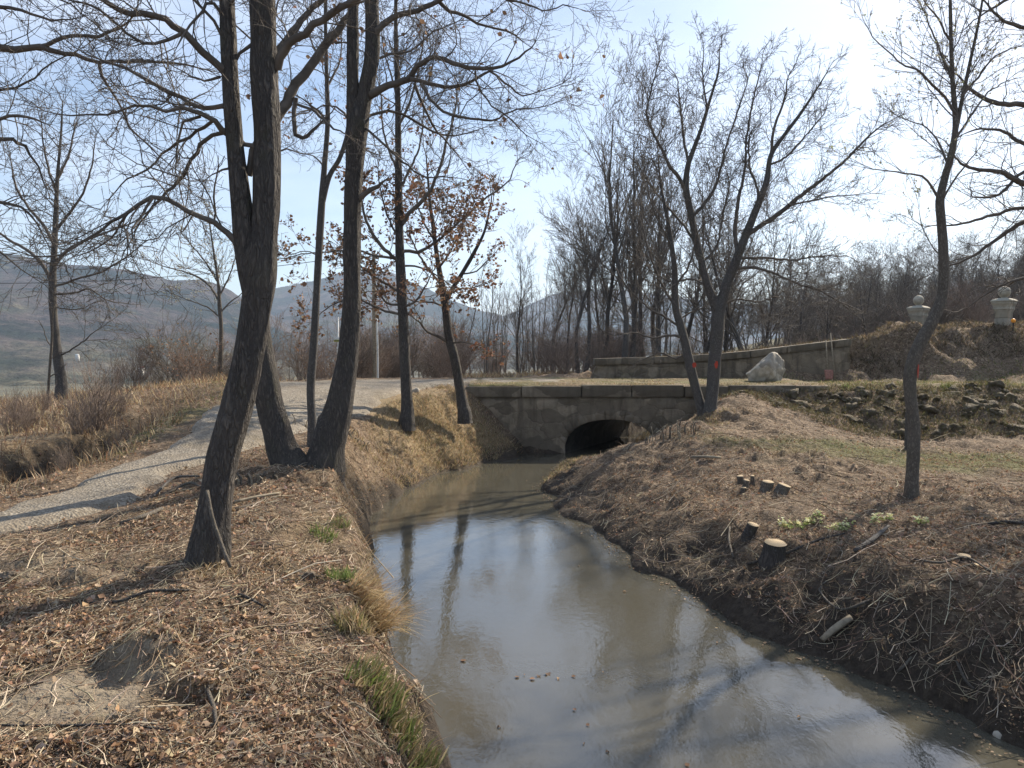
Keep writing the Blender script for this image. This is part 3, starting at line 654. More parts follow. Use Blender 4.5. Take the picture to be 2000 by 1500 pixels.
b = [(628, 935, 84), (637, 885, 69), (648, 840, 63), (661, 800, 55), (673, 740, 44), (680, 690, 39), (687, 600, 35), (687, 500, 33), (689, 400, 33), (694, 300, 37), (697, 255, 40), (708, 205, 31), (716, 170, 29), (727, 100, 27), (726, 0, 27), (724, -120, 23), (730, -300, 13)]
bl = [(692, 290, 26), (689, 230, 25), (689, 150, 22), (689, 50, 22), (690, -50, 19), (686, -200, 14), (680, -350, 8)]
lim = [
 ([(716, 188, 20), (731, 182, 16), (759, 168, 14), (801, 154, 13), (808, 142, 11), (815, 130, 11), (832, 118, 10), (850, 112, 9), (885, 122, 9), (927, 133, 8), (962, 133, 7), (1000, 122, 5), (1025, 101, 4), (1045, 85, 2)], 0, -.6),
 ([(801, 155, 10), (832, 161, 8), (871, 171, 7), (920, 161, 6), (955, 140, 5), (985, 160, 4), (1020, 188, 3), (1055, 178, 2), (1098, 162, 2)], -.2, -.1),
 ([(808, 161, 7), (822, 196, 6), (836, 224, 5), (853, 259, 4), (880, 285, 3), (900, 310, 2)], -.2, .2),
 ([(822, 164, 7), (850, 203, 6), (878, 224, 6), (920, 231, 5), (962, 235, 4), (997, 217, 3), (1060, 208, 2)], -.2, -.9),
 ([(927, 140, 5), (935, 170, 4), (960, 205, 3), (990, 225, 3), (1025, 262, 2)], -.4, -.4),
 ([(730, 78, 16), (738, 60, 13), (766, 35, 12), (801, 24, 10), (829, 14, 10), (855, 3, 9), (880, -10, 8), (930, -18, 7), (986, -2, 5), (1025, 7, 4), (1060, 21, 3), (1100, 10, 2.5), (1130, 16, 1.5)], 0, -.5),
 ([(855, 3, 8), (878, 22, 7), (905, 28, 6), (930, 45, 5), (965, 55, 4), (990, 60, 4), (1020, 80, 2)], -.2, .3),
 ([(700, 392, 15), (706, 385, 12), (724, 371, 10), (738, 365, 8)], 0, -.1, .4, .2),
 ([(718, 228, 8), (727, 224, 6), (759, 217, 6), (787, 224, 5), (815, 238, 5), (850, 259, 4), (885, 266, 3), (930, 255, 2)], 0, .5),
 ([(712, 250, 6), (720, 255, 5), (766, 297, 5), (797, 325, 4), (832, 346, 3), (880, 345, 2)], 0, -.4),
 ([(682, 235, 6), (665, 215, 4), (640, 205, 3), (615, 215, 2)], 0, .4),
 ([(712, 130, 6), (760, 105, 5), (800, 100, 4), (850, 60, 3), (900, 40, 2)], 0, .6),
]
tips = []
def ex3(T, st):
    for q in (b[-3:], bl[-3:]):
        P = line(q, T2D + .1); sprout(T, P, st, .22, 1.6, 0, 0); cont(T, st, P, 9, 1.3, 1.8)
st3 = Style(**{**OAK, 'tips': tips, 'tip_p': .12})
o3, loc3, _ = hero('oak_tree', 'oak trunk leaning right from the shared foot, its long limbs reaching over the stream', 'twin oaks rising from one foot', T2D + .1, b, [(bl,)], lim, M['oak'], gap=.15, L=.95, k=28, furrow=.07, flare=.3, st=st3, extra=ex3)
crown_leaves(tips, 130, .07, o3, loc3)

# 3. slender tree between
random.seed(14)
T3D = 11.9
c = [(610, 876, 20), (609, 820, 17), (607, 760, 16), (611, 700, 16), (615, 640, 15), (619, 560, 14), (624, 470, 14), (629, 390, 14), (634, 320, 10), (640, 240, 9), (638, 150, 8), (636, 60, 7), (635, -60, 5), (632, -180, 3)]
cr_ = [(629, 396, 12), (643, 345, 10), (662, 312, 9), (675, 275, 8), (684, 235, 7), (690, 180, 5), (700, 110, 3)]
lim = [([(640, 240, 5), (620, 215, 4), (600, 200, 3), (585, 190, 2)], 0, -.4), ([(639, 170, 5), (655, 140, 4), (665, 110, 3), (668, 60, 2)], 0, .4), ([(637, 120, 5), (618, 100, 4), (605, 70, 3), (600, 20, 2)], 0, .3), ([(636, 330, 4), (620, 310, 3), (600, 300, 2)], 0, .2),
       ([(622, 500, 3), (598, 490, 2), (570, 497, 1.5)], 0, .2), ([(668, 300, 4), (700, 290, 3), (730, 300, 2)], 0, .4)]
tips3 = []
st4 = Style(lv=3, wig=.18, up=.12, gap=(.3, .17, .12), rmin=.0035, tips=tips3, tip_p=.15)
o4, l4, _ = hero('slender_tree', 'slender smooth grey tree standing between the twin oaks, forking halfway up', None, T3D, c, [(cr_,)], lim, M['smooth'], st=st4, gap=.26, L=.9, k=14, furrow=.02, flare=.25,
     extra=lambda T, st: (sprout(T, line(c[8:], T3D), st, .22, 1.0, 1), sprout(T, line(cr_[2:], T3D), st, .25, .9, 1)))
crown_leaves(tips3, 200, .075, o4, l4)

# 4. straight trunk on the grassy hump with brown leaves low in its crown
random.seed(15)
T4D = 16.7
d = [(795, 818, 28), (795, 800, 24), (793, 740, 21), (788, 640, 20), (784, 560, 19), (781, 500, 18), (779, 400, 15), (778, 300, 13), (777, 200, 11), (774, 100, 9), (773, 20, 7), (775, -60, 5), (777, -130, 3)]
lim = [([(784, 440, 9), (800, 415, 8), (815, 402, 8), (836, 378, 7), (850, 350, 6), (864, 315, 6), (871, 280, 5), (885, 235, 4), (892, 190, 2)], 0, -.6),
       ([(784, 492, 8), (800, 490, 7), (815, 493, 7), (847, 476, 6), (885, 444, 5), (920, 413, 4), (951, 385, 4), (990, 357, 3), (1006, 325, 2)], 0, .6),
       ([(782, 512, 8), (765, 500, 7), (745, 480, 7), (724, 451, 6), (710, 413, 5), (704, 370, 3)], 0, -.5),
       ([(786, 570, 7), (774, 567, 6), (750, 552, 5), (733, 542, 5), (708, 523, 4), (690, 500, 2)], 0, .5),
       ([(783, 505, 6), (740, 500, 5), (690, 488, 4), (640, 492, 3), (580, 497, 2)], 0, -.6), ([(787, 615, 6), (745, 605, 5), (700, 585, 4), (660, 590, 3), (630, 610, 2)], 0, .7),
       ([(788, 595, 6), (765, 594, 5), (750, 585, 4), (735, 560, 3)], 0, .4), ([(787, 600, 5), (810, 590, 4), (830, 560, 3), (845, 530, 2)], 0, -.4),
       ([(779, 380, 6), (795, 340, 5), (815, 300, 4), (825, 250, 3), (828, 200, 2)], 0, .3), ([(778, 340, 6), (762, 300, 5), (748, 250, 4), (745, 190, 3)], 0, .4),
       ([(777, 250, 6), (800, 200, 5), (815, 150, 4), (825, 90, 3)], 0, -.4), ([(776, 200, 5), (765, 150, 4), (750, 100, 3), (745, 50, 2)], 0, .4), ([(783, 470, 5), (760, 430, 4), (745, 380, 3), (738, 330, 2)], 0, -.3),
       ([(785, 520, 5), (810, 520, 4), (840, 530, 3), (870, 550, 2)], 0, .3)]
tips4 = []
st5 = Style(lv=3, wig=.2, up=.10, gap=(.26, .15, .12), rmin=.005, tips=tips4, tip_p=.8, zmin=1.8)
o5, l5, _ = hero('leafy_oak', 'straight oak on the grassy hump left of the bridge, brown leaves in its lower crown', None, T4D, d, [], lim, M['oak'], st=st5, gap=.24, L=1.15, k=16, furrow=.05, flare=.25,
     extra=lambda T, st: (sprout(T, line(d[6:], T4D), st, .24, 1.7, 0), ))
crown_leaves(tips4, 4200, .072, o5, l5, sel=lambda A: (A[:, 2] < 6.4) | (rng.random(len(A)) < .02))
# 5. leaning leafy tree at the bridge end
random.seed(16)
T5D = 18.2
e = [(907, 806, 26), (903, 790, 22), (897, 750, 19), (888, 700, 18), (877, 660, 17), (872, 620, 16), (868, 585, 15), (860, 540, 11), (852, 490, 9), (846, 440, 8), (840, 400, 6), (836, 350, 4), (832, 300, 2)]
er = [(869, 590, 11), (885, 562, 9), (905, 530, 8), (925, 495, 7), (945, 455, 5), (955, 415, 4)]
lim = [([(875, 668, 7), (862, 660, 6), (850, 655, 5), (835, 648, 5), (820, 630, 3), (800, 615, 2)], 0, -.4), ([(864, 560, 5), (840, 530, 5), (820, 500, 4), (805, 470, 3)], 0, .5), ([(860, 520, 5), (880, 490, 4), (900, 450, 3), (910, 400, 2)], 0, -.5),
       ([(870, 600, 4), (845, 590, 4), (815, 590, 3), (790, 580, 2)], 0, .5), ([(880, 672, 4), (900, 668, 3), (925, 672, 2)], 0, -.3), ([(850, 470, 5), (830, 440, 4), (815, 400, 3)], 0, .3), ([(905, 535, 4), (930, 530, 3), (950, 510, 2)], 0, .3),
       ([(885, 560, 4), (910, 565, 3), (930, 560, 2)], 0, -.4)]
tips5 = []
st6 = Style(lv=3, wig=.2, up=.05, gap=(.3, .2, .15), rmin=.0045, tips=tips5, tip_p=.85)
o6, l6, _ = hero('leafy_oak', 'small oak leaning left at the left end of the bridge, still holding russet leaves', None, T5D, e, [(er,)], lim, M['oak'], st=st6, gap=.22, L=1.0, k=16, furrow=.05, flare=.25,
     extra=lambda T, st: (sprout(T, line(e[7:], T5D), st, .24, 1.2, 0), sprout(T, line(er[2:], T5D), st, .24, 1.0, 1)))
crown_leaves(tips5, 2000, .07, o6, l6, pal=OAKLEAF + [(.28, .12, .07), (.24, .10, .06)])

# 6. tall bare tree on the left meadow edge
random.seed(17)
T6D = 20.5
f = [(122, 776, 26), (119, 740, 20), (112, 690, 17), (107, 640, 15), (103, 590, 14), (103, 540, 13), (106, 490, 11), (109, 420, 9), (112, 350, 7), (116, 300, 5), (120, 250, 4), (122, 200, 2)]
st7 = Style(lv=3, wig=.17, up=.06, gap=(.28, .16, .13), rmin=.005)
lim = [([(104, 560, 8), (85, 520, 7), (55, 490, 6), (20, 470, 5), (-20, 440, 3)], 0, .6), ([(105, 520, 7), (130, 490, 6), (165, 470, 5), (205, 455, 4), (240, 440, 3)], 0, -.5), ([(107, 480, 7), (85, 440, 6), (55, 405, 5), (30, 360, 4), (20, 310, 2)], 0, .4),
       ([(109, 450, 6), (140, 410, 5), (165, 370, 4), (180, 320, 3), (185, 280, 2)], 0, -.4), ([(104, 575, 5), (145, 572, 4), (175, 565, 3), (205, 585, 2)], 0, -.2), ([(106, 560, 5), (150, 545, 4), (200, 530, 4), (250, 500, 3), (280, 475, 2)], 0, .4), ([(108, 600, 3), (140, 605, 2.5), (160, 602, 1.5)], 0, -.2),
       ([(113, 695, 4), (135, 685, 3), (165, 665, 2.5), (188, 645, 1.5)], 0, -.2), ([(111, 380, 5), (95, 330, 4), (85, 280, 3), (80, 235, 2)], 0, -.3), ([(113, 350, 5), (135, 300, 4), (145, 250, 3)], 0, .3)]
hero('bare_tree', 'dark bare tree at far left, its wide crown in front of the hill', None, T6D, f, [], lim, M['smooth'], st=st7, gap=.26, L=1.25, k=14, furrow=.03, flare=.3, extra=lambda T, st: sprout(T, line(f[5:], T6D), st, .25, 1.7, 0))
hero('pale_sapling', 'thin pale sapling leaning beside the dark bare tree at far left', None, T6D - .4, [(94, 768, 5), (97, 720, 5), (101, 670, 5), (102, 630, 4), (105, 590, 3), (106, 560, 2)], [], [([(98, 735, 2.5), (108, 730, 2), (118, 722, 1.5)], 0, 0, .4, .3), ([(101, 680, 2.5), (90, 660, 2), (85, 640, 1)], 0, 0, .4, .3), ([(101, 700, 2), (112, 690, 2), (120, 688, 1)], 0, 0, .4, .3)], M['pale'], st=st7, k=8, furrow=.02, flare=.1, L=.4)

# budding trees
def buds(root, loc, tips, n, size, pal, name='buds'):
    A = np.array(tips)[:, :3]; P = A[rng.integers(0, len(A), n)] + rng.normal(0, size * .25, (n, 3)); V, F3, C = leaf_geo(P, size, palette(n, pal, .1)); mesh_np(name, V, F3, M['leaf'], root, False, C, loc=loc)
random.seed(18)
T7D = 23
g = [(431, 712, 9), (432, 640, 8), (429, 600, 8), (427, 560, 6), (423, 530, 5), (417, 490, 4), (412, 455, 3), (408, 430, 2)]
tb = []
stb = Style(lv=3, wig=.12, up=.08, gap=(.34, .2, .15), rmin=.005, tips=tb, tip_p=1, ang=(.5, .9))
rb, lb, _ = hero('budding_tree', 'small tree with pale whitish buds between the dark bare tree and the near oak', None, T7D, g, [], [
    ([(430, 590, 5), (410, 560, 4), (385, 540, 4), (350, 528, 3), (318, 520, 2)], 0, .4), ([(431, 620, 4), (405, 600, 3), (380, 590, 2), (358, 583, 1.5)], 0, -.3), ([(428, 580, 4), (445, 545, 3), (458, 510, 2), (465, 480, 2)], 0, .4), ([(425, 550, 4), (400, 510, 3), (375, 480, 2)], 0, -.3), ([(431, 610, 4), (450, 590, 3), (470, 575, 2)], 0, .3)],
    M['pale'], st=stb, gap=.2, L=1.0, k=8, furrow=.02, flare=.2, twm='twig_grey', extra=lambda T, st: sprout(T, line(g[3:], T7D), st, .2, 1.3, 1))
buds(rb, lb, tb, 1500, .045, [(.62, .60, .50), (.5, .5, .36)])

# right bank: S-shaped leaning tree with buds
random.seed(19)
T11D = 10.55
s = [(1780, 980, 29), (1781, 940, 25), (1784, 880, 24), (1785, 830, 23), (1779, 780, 22), (1777, 740, 23), (1783, 705, 24), (1800, 665, 24), (1822, 625, 22), (1838, 585, 20), (1843, 540, 19), (1842, 480, 17), (1838, 430, 16), (1836, 390, 16), (1846, 345, 14), (1856, 310, 13), (1864, 270, 11), (1866, 230, 10), (1860, 150, 8), (1857, 60, 7), (1855, -40, 5), (1850, -140, 3)]
s2 = [(1858, 305, 10), (1868, 250, 8), (1880, 190, 7), (1895, 120, 6), (1912, 40, 5), (1925, -40, 3)]
t11 = []
st11 = Style(lv=3, wig=.12, up=.08, gap=(.3, .17, .11), rmin=.0028, tips=t11, tip_p=.8, ang=(.45, .9))
lim = [([(1866, 225, 6), (1845, 190, 5), (1820, 165, 5), (1790, 135, 4), (1755, 120, 3), (1705, 72, 2)], 0, -.4), ([(1838, 400, 6), (1820, 365, 5), (1800, 345, 4), (1765, 338, 3), (1705, 330, 2)], 0, -.3), ([(1852, 320, 5), (1835, 280, 4), (1810, 250, 3), (1775, 235, 2)], 0, .4),
       ([(1862, 160, 5), (1840, 110, 4), (1820, 60, 3), (1800, 10, 2)], 0, .3), ([(1858, 90, 5), (1840, 50, 4), (1815, 15, 3), (1790, -20, 2)], 0, -.3), ([(1866, 270, 5), (1900, 220, 4), (1930, 180, 3), (1965, 160, 2)], 0, .4), ([(1878, 190, 5), (1910, 150, 4), (1945, 110, 3), (1990, 90, 2)], 0, -.4),
       ([(1842, 500, 3), (1820, 480, 2), (1800, 440, 2), (1795, 410, 1)], 0, .2), ([(1838, 395, 4), (1850, 375, 4), (1880, 330, 3), (1905, 300, 2)], 0, -.3)]
r11, lo11, _ = hero('budding_tree', 'tall budding tree with an S-bent trunk and red paint mark on the right bank', None, T11D, s, [(s2,)], lim, M['pale'], st=st11, gap=.17, L=.85, k=20, furrow=.03, flare=.12, twm='twig_grey',
     extra=lambda T, st: (sprout(T, line(s[15:], T11D), st, .14, 1.1, 1), sprout(T, line(s2[1:], T11D), st, .16, .9, 1)))
buds(r11, lo11, t11, 1500, .03, [(.50, .48, .36), (.40, .40, .25)])
def paint_mark(root, px, py, D, wd, h, tilt=0, rad=None, turn=0):
    """thin shell hugging the trunk"""
    x, y, z = at(px, py, D); L = np.array(root.location); V, F_ = [], []
    n, m = 9, 7; Rr = rad * 1.075; a0 = -math.pi / 2 + turn
    for j in range(m):
        for i in range(n):
            u = (i / (n - 1) - .5); v = (j / (m - 1) - .5); ww = wd * (1 - .5 * abs(v) * 2) * (1 + .25 * vnoise(np.array(v * 9 + px), np.array(i * .7)))
            aa = a0 + u * ww / Rr; V.append((x + Rr * math.cos(aa) + tilt * v * h, D + Rr * math.sin(aa), z + v * h + .02 * float(vnoise(np.array(i * 1.3 + px), np.array(j * .9)))))
    for j in range(m - 1):
        for i in range(n - 1): k_ = j * n + i; F_.append((k_, k_ + 1, k_ + n + 1, k_ + n))
    return mesh_np('paint_mark', np.array(V), np.array(F_), M['paint_red'], root, True, loc=L)
paint_mark(r11, 1780, 725, T11D, .06, .18, .03, .084, .75)

# double tree by the bridge, right side
random.seed(20)
TAD = 17.9
A_ = [(1375, 818, 22), (1368, 790, 19), (1358, 755, 18), (1346, 705, 18), (1338, 670, 17), (1329, 635, 16), (1319, 595, 14), (1318, 530, 11), (1312, 480, 9), (1302, 420, 7), (1292, 370, 5), (1286, 320, 3)]
tA = []
stA = Style(lv=3, wig=.17, up=.10, gap=(.28, .15, .11), rmin=.0042, ang=(.5, 1.0))
rA, lA, _ = hero('bare_tree', 'thinner leaning left trunk of the bare pair with red marks beside the bridge', 'bare trees with red paint marks beside the bridge', TAD, A_, [], [
    ([(1335, 660, 7), (1310, 655, 5), (1275, 660, 4), (1240, 650, 3), (1200, 655, 2)], 0, -.5), ([(1330, 640, 6), (1300, 620, 5), (1265, 600, 4), (1225, 560, 3), (1200, 520, 2)], 0, .5), ([(1320, 600, 6), (1295, 560, 5), (1270, 500, 4), (1255, 440, 3), (1250, 380, 2)], 0, .4), ([(1318, 560, 5), (1345, 520, 4), (1360, 460, 3)], 0, -.4),
    ([(1341, 690, 5), (1320, 700, 4), (1290, 690, 3), (1260, 700, 2)], 0, .4), ([(1312, 480, 5), (1290, 440, 4), (1270, 390, 3), (1262, 340, 2)], 0, -.3), ([(1326, 625, 4), (1350, 610, 3), (1375, 600, 2)], 0, .3)],
    M['smooth'], st=stA, gap=.26, L=1.1, k=14, furrow=.03, flare=.15, extra=lambda T, st: sprout(T, line(A_[6:], TAD), st, .28, 1.4, 0))
paint_mark(rA, 1354, 713, TAD, .12, .10, 0, .105)
random.seed(21)
TBD = 17.7
B_ = [(1386, 818, 30), (1388, 790, 25), (1393, 745, 24), (1397, 690, 24), (1401, 650, 25), (1403, 615, 26), (1412, 580, 20), (1422, 548, 19), (1434, 520, 18), (1445, 490, 17), (1459, 453, 15), (1478, 406, 13), (1497, 355, 11), (1506, 303, 9), (1534, 261, 7), (1562, 224, 6), (1590, 182, 4), (1613, 145, 2)]
B2 = [(1402, 622, 20), (1396, 595, 18), (1380, 551, 15), (1370, 510, 14), (1361, 476, 14), (1350, 420, 13), (1340, 369, 12), (1343, 327, 11), (1352, 299, 9), (1371, 247, 7), (1389, 187, 5), (1403, 140, 4), (1405, 100, 2)]
lim = [([(1338, 372, 8), (1325, 345, 8), (1310, 327, 7), (1296, 299, 6), (1277, 261, 5), (1263, 224, 4), (1272, 177, 3), (1287, 117, 2)], 0, -.5),
       ([(1352, 424, 8), (1365, 410, 7), (1380, 392, 7), (1399, 359, 6), (1408, 327, 5), (1420, 280, 4), (1440, 220, 3), (1460, 160, 2)], 0, .5),
       ([(1464, 456, 10), (1490, 438, 9), (1511, 425, 9), (1557, 387, 8), (1613, 345, 6), (1651, 313, 5), (1692, 271, 4), (1725, 243, 2)], 0, -.6),
       ([(1438, 505, 9), (1438, 480, 8), (1436, 448, 8), (1441, 397, 7), (1455, 327, 5), (1459, 261, 4), (1473, 187, 3), (1487, 130, 2)], 0, .5),
       ([(1430, 525, 7), (1473, 523, 6), (1520, 537, 5), (1557, 555, 4), (1595, 565, 3), (1640, 590, 2)], 0, -.5), ([(1438, 505, 6), (1500, 504, 5), (1550, 508, 4), (1600, 500, 3), (1630, 500, 2)], 0, .5),
       ([(1478, 410, 6), (1480, 370, 5), (1465, 330, 4), (1462, 290, 3)], 0, .4), ([(1540, 400, 5), (1570, 395, 4), (1620, 385, 3), (1670, 380, 2)], -.4, .2), ([(1505, 320, 5), (1530, 310, 4), (1570, 270, 3), (1610, 220, 2)], 0, .4),
       ([(1361, 480, 6), (1335, 440, 5), (1300, 400, 4), (1270, 360, 3), (1245, 320, 2)], 0, .5), ([(1370, 515, 5), (1400, 480, 5), (1410, 430, 4), (1420, 380, 3)], 0, .4), ([(1345, 320, 6), (1335, 270, 5), (1330, 220, 4), (1322, 150, 2)], 0, .3), ([(1371, 250, 5), (1380, 210, 4), (1372, 150, 3), (1375, 100, 1.5)], 0, -.4),
       ([(1506, 300, 6), (1512, 250, 5), (1530, 200, 4), (1540, 150, 2)], 0, -.3), ([(1400, 600, 5), (1440, 585, 4), (1480, 590, 3), (1510, 580, 2)], 0, .4), ([(1384, 560, 5), (1350, 545, 4), (1310, 550, 3), (1275, 530, 2)], 0, .4)]
stB = Style(lv=3, wig=.22, up=.09, gap=(.26, .14, .10), rmin=.0045, ang=(.5, 1.15))
rB, lB, _ = hero('bare_tree', 'broad bare tree forking low beside the bridge, with a wide fan-shaped crown', 'bare trees with red paint marks beside the bridge', TBD, B_, [(B2,)], lim, M['smooth'], st=stB, gap=.115, L=1.15, k=18, furrow=.035, flare=.15,
     extra=lambda T, st: (sprout(T, line(B_[11:], TBD), st, .16, 1.0, 1), sprout(T, line(B2[6:], TBD), st, .17, 1.0, 1)))
paint_mark(rB, 1396, 712, TBD, .08, .17, .02, .14)

# oak outside the right edge whose limbs hang into the picture
random.seed(22)
T12D = 13.5
u = [(2290, 960, 75), (2275, 800, 62), (2255, 600, 56), (2235, 400, 50), (2215, 200, 42), (2190, 0, 34), (2170, -200, 22), (2160, -380, 10)]
st12 = Style(**{**OAK, 'rmin': .0036, 'gap': (.3, .18, .12)})
lim = [([(2235, 420, 24), (2130, 395, 18), (2060, 372, 14), (2000, 359, 12), (1954, 336, 9), (1893, 327, 6), (1865, 308, 3)], 0, -.8), ([(2222, 260, 20), (2120, 225, 15), (2000, 205, 11), (1940, 200, 9), (1893, 172, 6), (1870, 145, 3)], 0, -.4),
       ([(2245, 520, 20), (2140, 450, 14), (2060, 430, 11), (2000, 434, 9), (1954, 462, 7), (1893, 504, 5), (1835, 525, 2)], 0, .5), ([(2240, 480, 16), (2120, 420, 11), (2000, 406, 7), (1940, 420, 6), (1870, 438, 4), (1820, 440, 2)], 0, -.2),
       ([(2230, 340, 16), (2120, 300, 11), (2000, 280, 8), (1963, 257, 6), (1916, 252, 4), (1880, 262, 2)], 0, .6), ([(2205, 130, 18), (2100, 90, 13), (2020, 60, 9), (1960, 40, 6), (1920, 0, 3)], 0, -.3), ([(2195, 40, 16), (2100, -10, 11), (2010, -20, 8), (1950, 10, 5), (1900, 40, 2)], 0, .5),
       ([(2225, 300, 14), (2110, 330, 10), (2010, 330, 7), (1950, 380, 5), (1900, 385, 3)], 0, -.6), ([(2250, 560, 14), (2100, 520, 9), (2010, 540, 6), (1950, 560, 4), (1890, 600, 2)], 0, .3)]
hero('oak_tree', 'wide oak beyond the right edge, dark arching limbs reaching over the gate piers', None, T12D, u, [], lim, M['oak'], st=st12, gap=.17, L=1.15, k=16, furrow=.05, flare=.2, extra=lambda T, st: (sprout(T, line(u[4:], T12D), st, .3, 2.0, 0),))
# oak outside the left edge
random.seed(23)
T13D = 6.6
v_ = [(-330, 1110, 100), (-325, 900, 84), (-310, 600, 76), (-300, 300, 66), (-290, 0, 56), (-280, -250, 36), (-270, -450, 16)]
st13 = Style(**OAK)
lim = [([(-300, 150, 34), (-180, 100, 24), (-60, 92, 18), (0, 94, 15), (28, 95, 14), (77, 93, 12), (130, 105, 9), (165, 116, 8), (200, 121, 7), (270, 120, 6), (340, 124, 5), (382, 129, 3)], 0, .3),
       ([(72, 93, 8), (110, 80, 8), (140, 70, 7), (190, 70, 6), (230, 60, 5), (262, 25, 3), (275, -20, 2)], .15, -.2), ([(192, 120, 7), (200, 150, 6), (215, 175, 5), (240, 215, 4), (250, 245, 4), (290, 285, 3), (330, 322, 2)], .2, .5),
       ([(-300, 300, 20), (-150, 240, 14), (-40, 226, 9), (0, 231, 7), (35, 227, 6), (70, 235, 4), (90, 243, 2)], 0, -.3), ([(-300, 350, 18), (-120, 270, 12), (0, 272, 8), (35, 276, 7), (60, 301, 5), (84, 350, 3), (92, 385, 2)], 0, .4),
       ([(-305, 450, 18), (-150, 380, 12), (-30, 390, 8), (20, 400, 6), (60, 420, 4), (90, 470, 2)], 0, .3), ([(-295, 60, 22), (-150, 0, 16), (-30, 10, 10), (40, 20, 6), (100, 40, 4), (150, 35, 2)], 0, -.4), ([(-300, 250, 14), (-100, 190, 9), (0, 175, 6), (50, 160, 4), (100, 125, 3), (150, 100, 2)], 0, .5),
       ([(-305, 500, 14), (-150, 450, 9), (-40, 470, 6), (10, 500, 4), (60, 540, 2)], 0, -.3), ([(-295, 0, 18), (-120, -60, 12), (20, -40, 8), (90, -10, 5), (140, 10, 3), (200, 60, 2)], 0, .2)]
hero('oak_tree', 'oak beyond the left edge, a pale thick limb reaching in at upper left', None, T13D, v_, [], lim, M['oak'], st=st13, gap=.21, L=.75, k=18, furrow=.05, flare=.2, extra=lambda T, st: (sprout(T, line(v_[3:], T13D), st, .3, 1.6, 0),))

# ------------------------------------------------------------------ stone bridge
random.seed(30)
def box_arr(x0, x1, y0, y1, z0, z1, bev=0.0, jit=0.0):
    V = np.array([(x, y, z) for z in (z0, z1) for y in (y0, y1) for x in (x0, x1)], float)
    if jit: V += rng.normal(0, jit, V.shape)
    Fq = np.array([(0, 2, 3, 1), (4, 5, 7, 6), (0, 1, 5, 4), (2, 6, 7, 3), (0, 4, 6, 2), (1, 3, 7, 5)]); return V, Fq
def bev_obj(name, V, F_, mat, parent=None, bev=.02, seg=2, loc=None, smooth=False):
    o = mesh_np(name, V, F_, mat, parent, smooth, loc=loc)
    if bev:
        m = o.modifiers.new('bevel', 'BEVEL'); m.width = bev; m.segments = seg; m.limit_method = 'ANGLE'
    return o
bridge = empty('stone_bridge', (2.5, 22.2, 0), 'low rubble-stone bridge with one shallow arch carrying the track over the stream', 'bridge')
BL = np.array(bridge.location)
colx = np.concatenate([np.linspace(-1.15, AX0, 26)[:-1], np.linspace(AX0, AX1, 33), np.linspace(AX1, 8.2, 40)[1:]])
def arch_z(x):
    t = (x - (AX0 + AX1) / 2) / ((AX1 - AX0) / 2); return np.where(np.abs(t) <= 1.0001, .22 + .66 * np.sqrt(np.maximum(0, 1 - np.abs(t) ** 2.3)), -.6)
za = arch_z(colx); wsk = np.interp(colx, [-1.15, AX0, AX1, 8.2], [0, 1, 1, 0]) * SKEW
nzr = 9; rows = []
for Y, sk in ((BY0, 0), (BY1, 1)):
    for k_ in range(nzr):
        f_ = k_ / (nzr - 1); z = za + (1.46 - za) * f_
        yy = Y + .025 * fbm(colx * 2.3, z * 3.1, oct=3, s=90) * (1 if Y == BY0 else 0)
        rows.append(np.stack([colx + wsk * sk, yy, z], -1))
V = np.stack(rows).reshape(-1, 3); nc = len(colx); I = np.arange(len(V)).reshape(2 * nzr, nc); q = []
for k_ in range(2 * nzr - 1):
    if k_ == nzr - 1: continue
    q.append(np.stack([I[k_, :-1], I[k_, 1:], I[k_ + 1, 1:], I[k_ + 1, :-1]], -1) if k_ < nzr else np.stack([I[k_, :-1], I[k_ + 1, :-1], I[k_ + 1, 1:], I[k_, 1:]], -1))
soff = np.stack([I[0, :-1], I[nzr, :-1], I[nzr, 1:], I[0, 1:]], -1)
q.append(np.stack([I[nzr - 1, :-1], I[nzr - 1, 1:], I[-1, 1:], I[-1, :-1]], -1))            # top
# springing walls (vertical, from -0.6 to spring height)
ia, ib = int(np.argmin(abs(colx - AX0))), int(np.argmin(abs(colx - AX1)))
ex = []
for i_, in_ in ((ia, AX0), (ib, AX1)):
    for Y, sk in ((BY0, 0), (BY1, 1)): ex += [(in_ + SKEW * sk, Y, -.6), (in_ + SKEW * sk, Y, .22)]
# force arch columns at the springs to start at spring height, neighbours stay down
V = V.reshape(2 * nzr, nc, 3)
e0 = V.shape[0] * nc; V = np.vstack([V.reshape(-1, 3), np.array(ex)])
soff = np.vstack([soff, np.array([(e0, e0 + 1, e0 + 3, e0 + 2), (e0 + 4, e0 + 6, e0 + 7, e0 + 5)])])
Fb = np.vstack(q)
mesh_np('wall', V, Fb, M['masonry'], bridge, False, loc=BL)
us = np.unique(soff); mm_ = np.zeros(len(V), int); mm_[us] = np.arange(len(us)); mesh_np('arch_lining', V[us], mm_[soff], stone_mat('shade_dark_stone', (.045, .04, .034), 2.4, .3), bridge, False, loc=BL)  # darker copy of the bridge stone: the tunnel's shade is put into its colour
# fill the strips between the last pier column and the spring line
for (xa, xb) in ((colx[ia - 1], AX0), (AX1, colx[ib + 1])):
    Vv = []
    for Y, sk in ((BY0, 0), (BY1, 1)):
        wa, wb = np.interp([xa, xb], colx, wsk); Vv += [(xa + wa * sk, Y - .004, -.6), (xb + wb * sk, Y - .004, -.6), (xb + wb * sk, Y - .004, .24), (xa + wa * sk, Y - .004, .24)]
    mesh_np('pier_edge', np.array(Vv), np.array([(0, 1, 2, 3), (4, 7, 6, 5), (3, 2, 6, 7)]), M['masonry'], bridge, False, loc=BL)
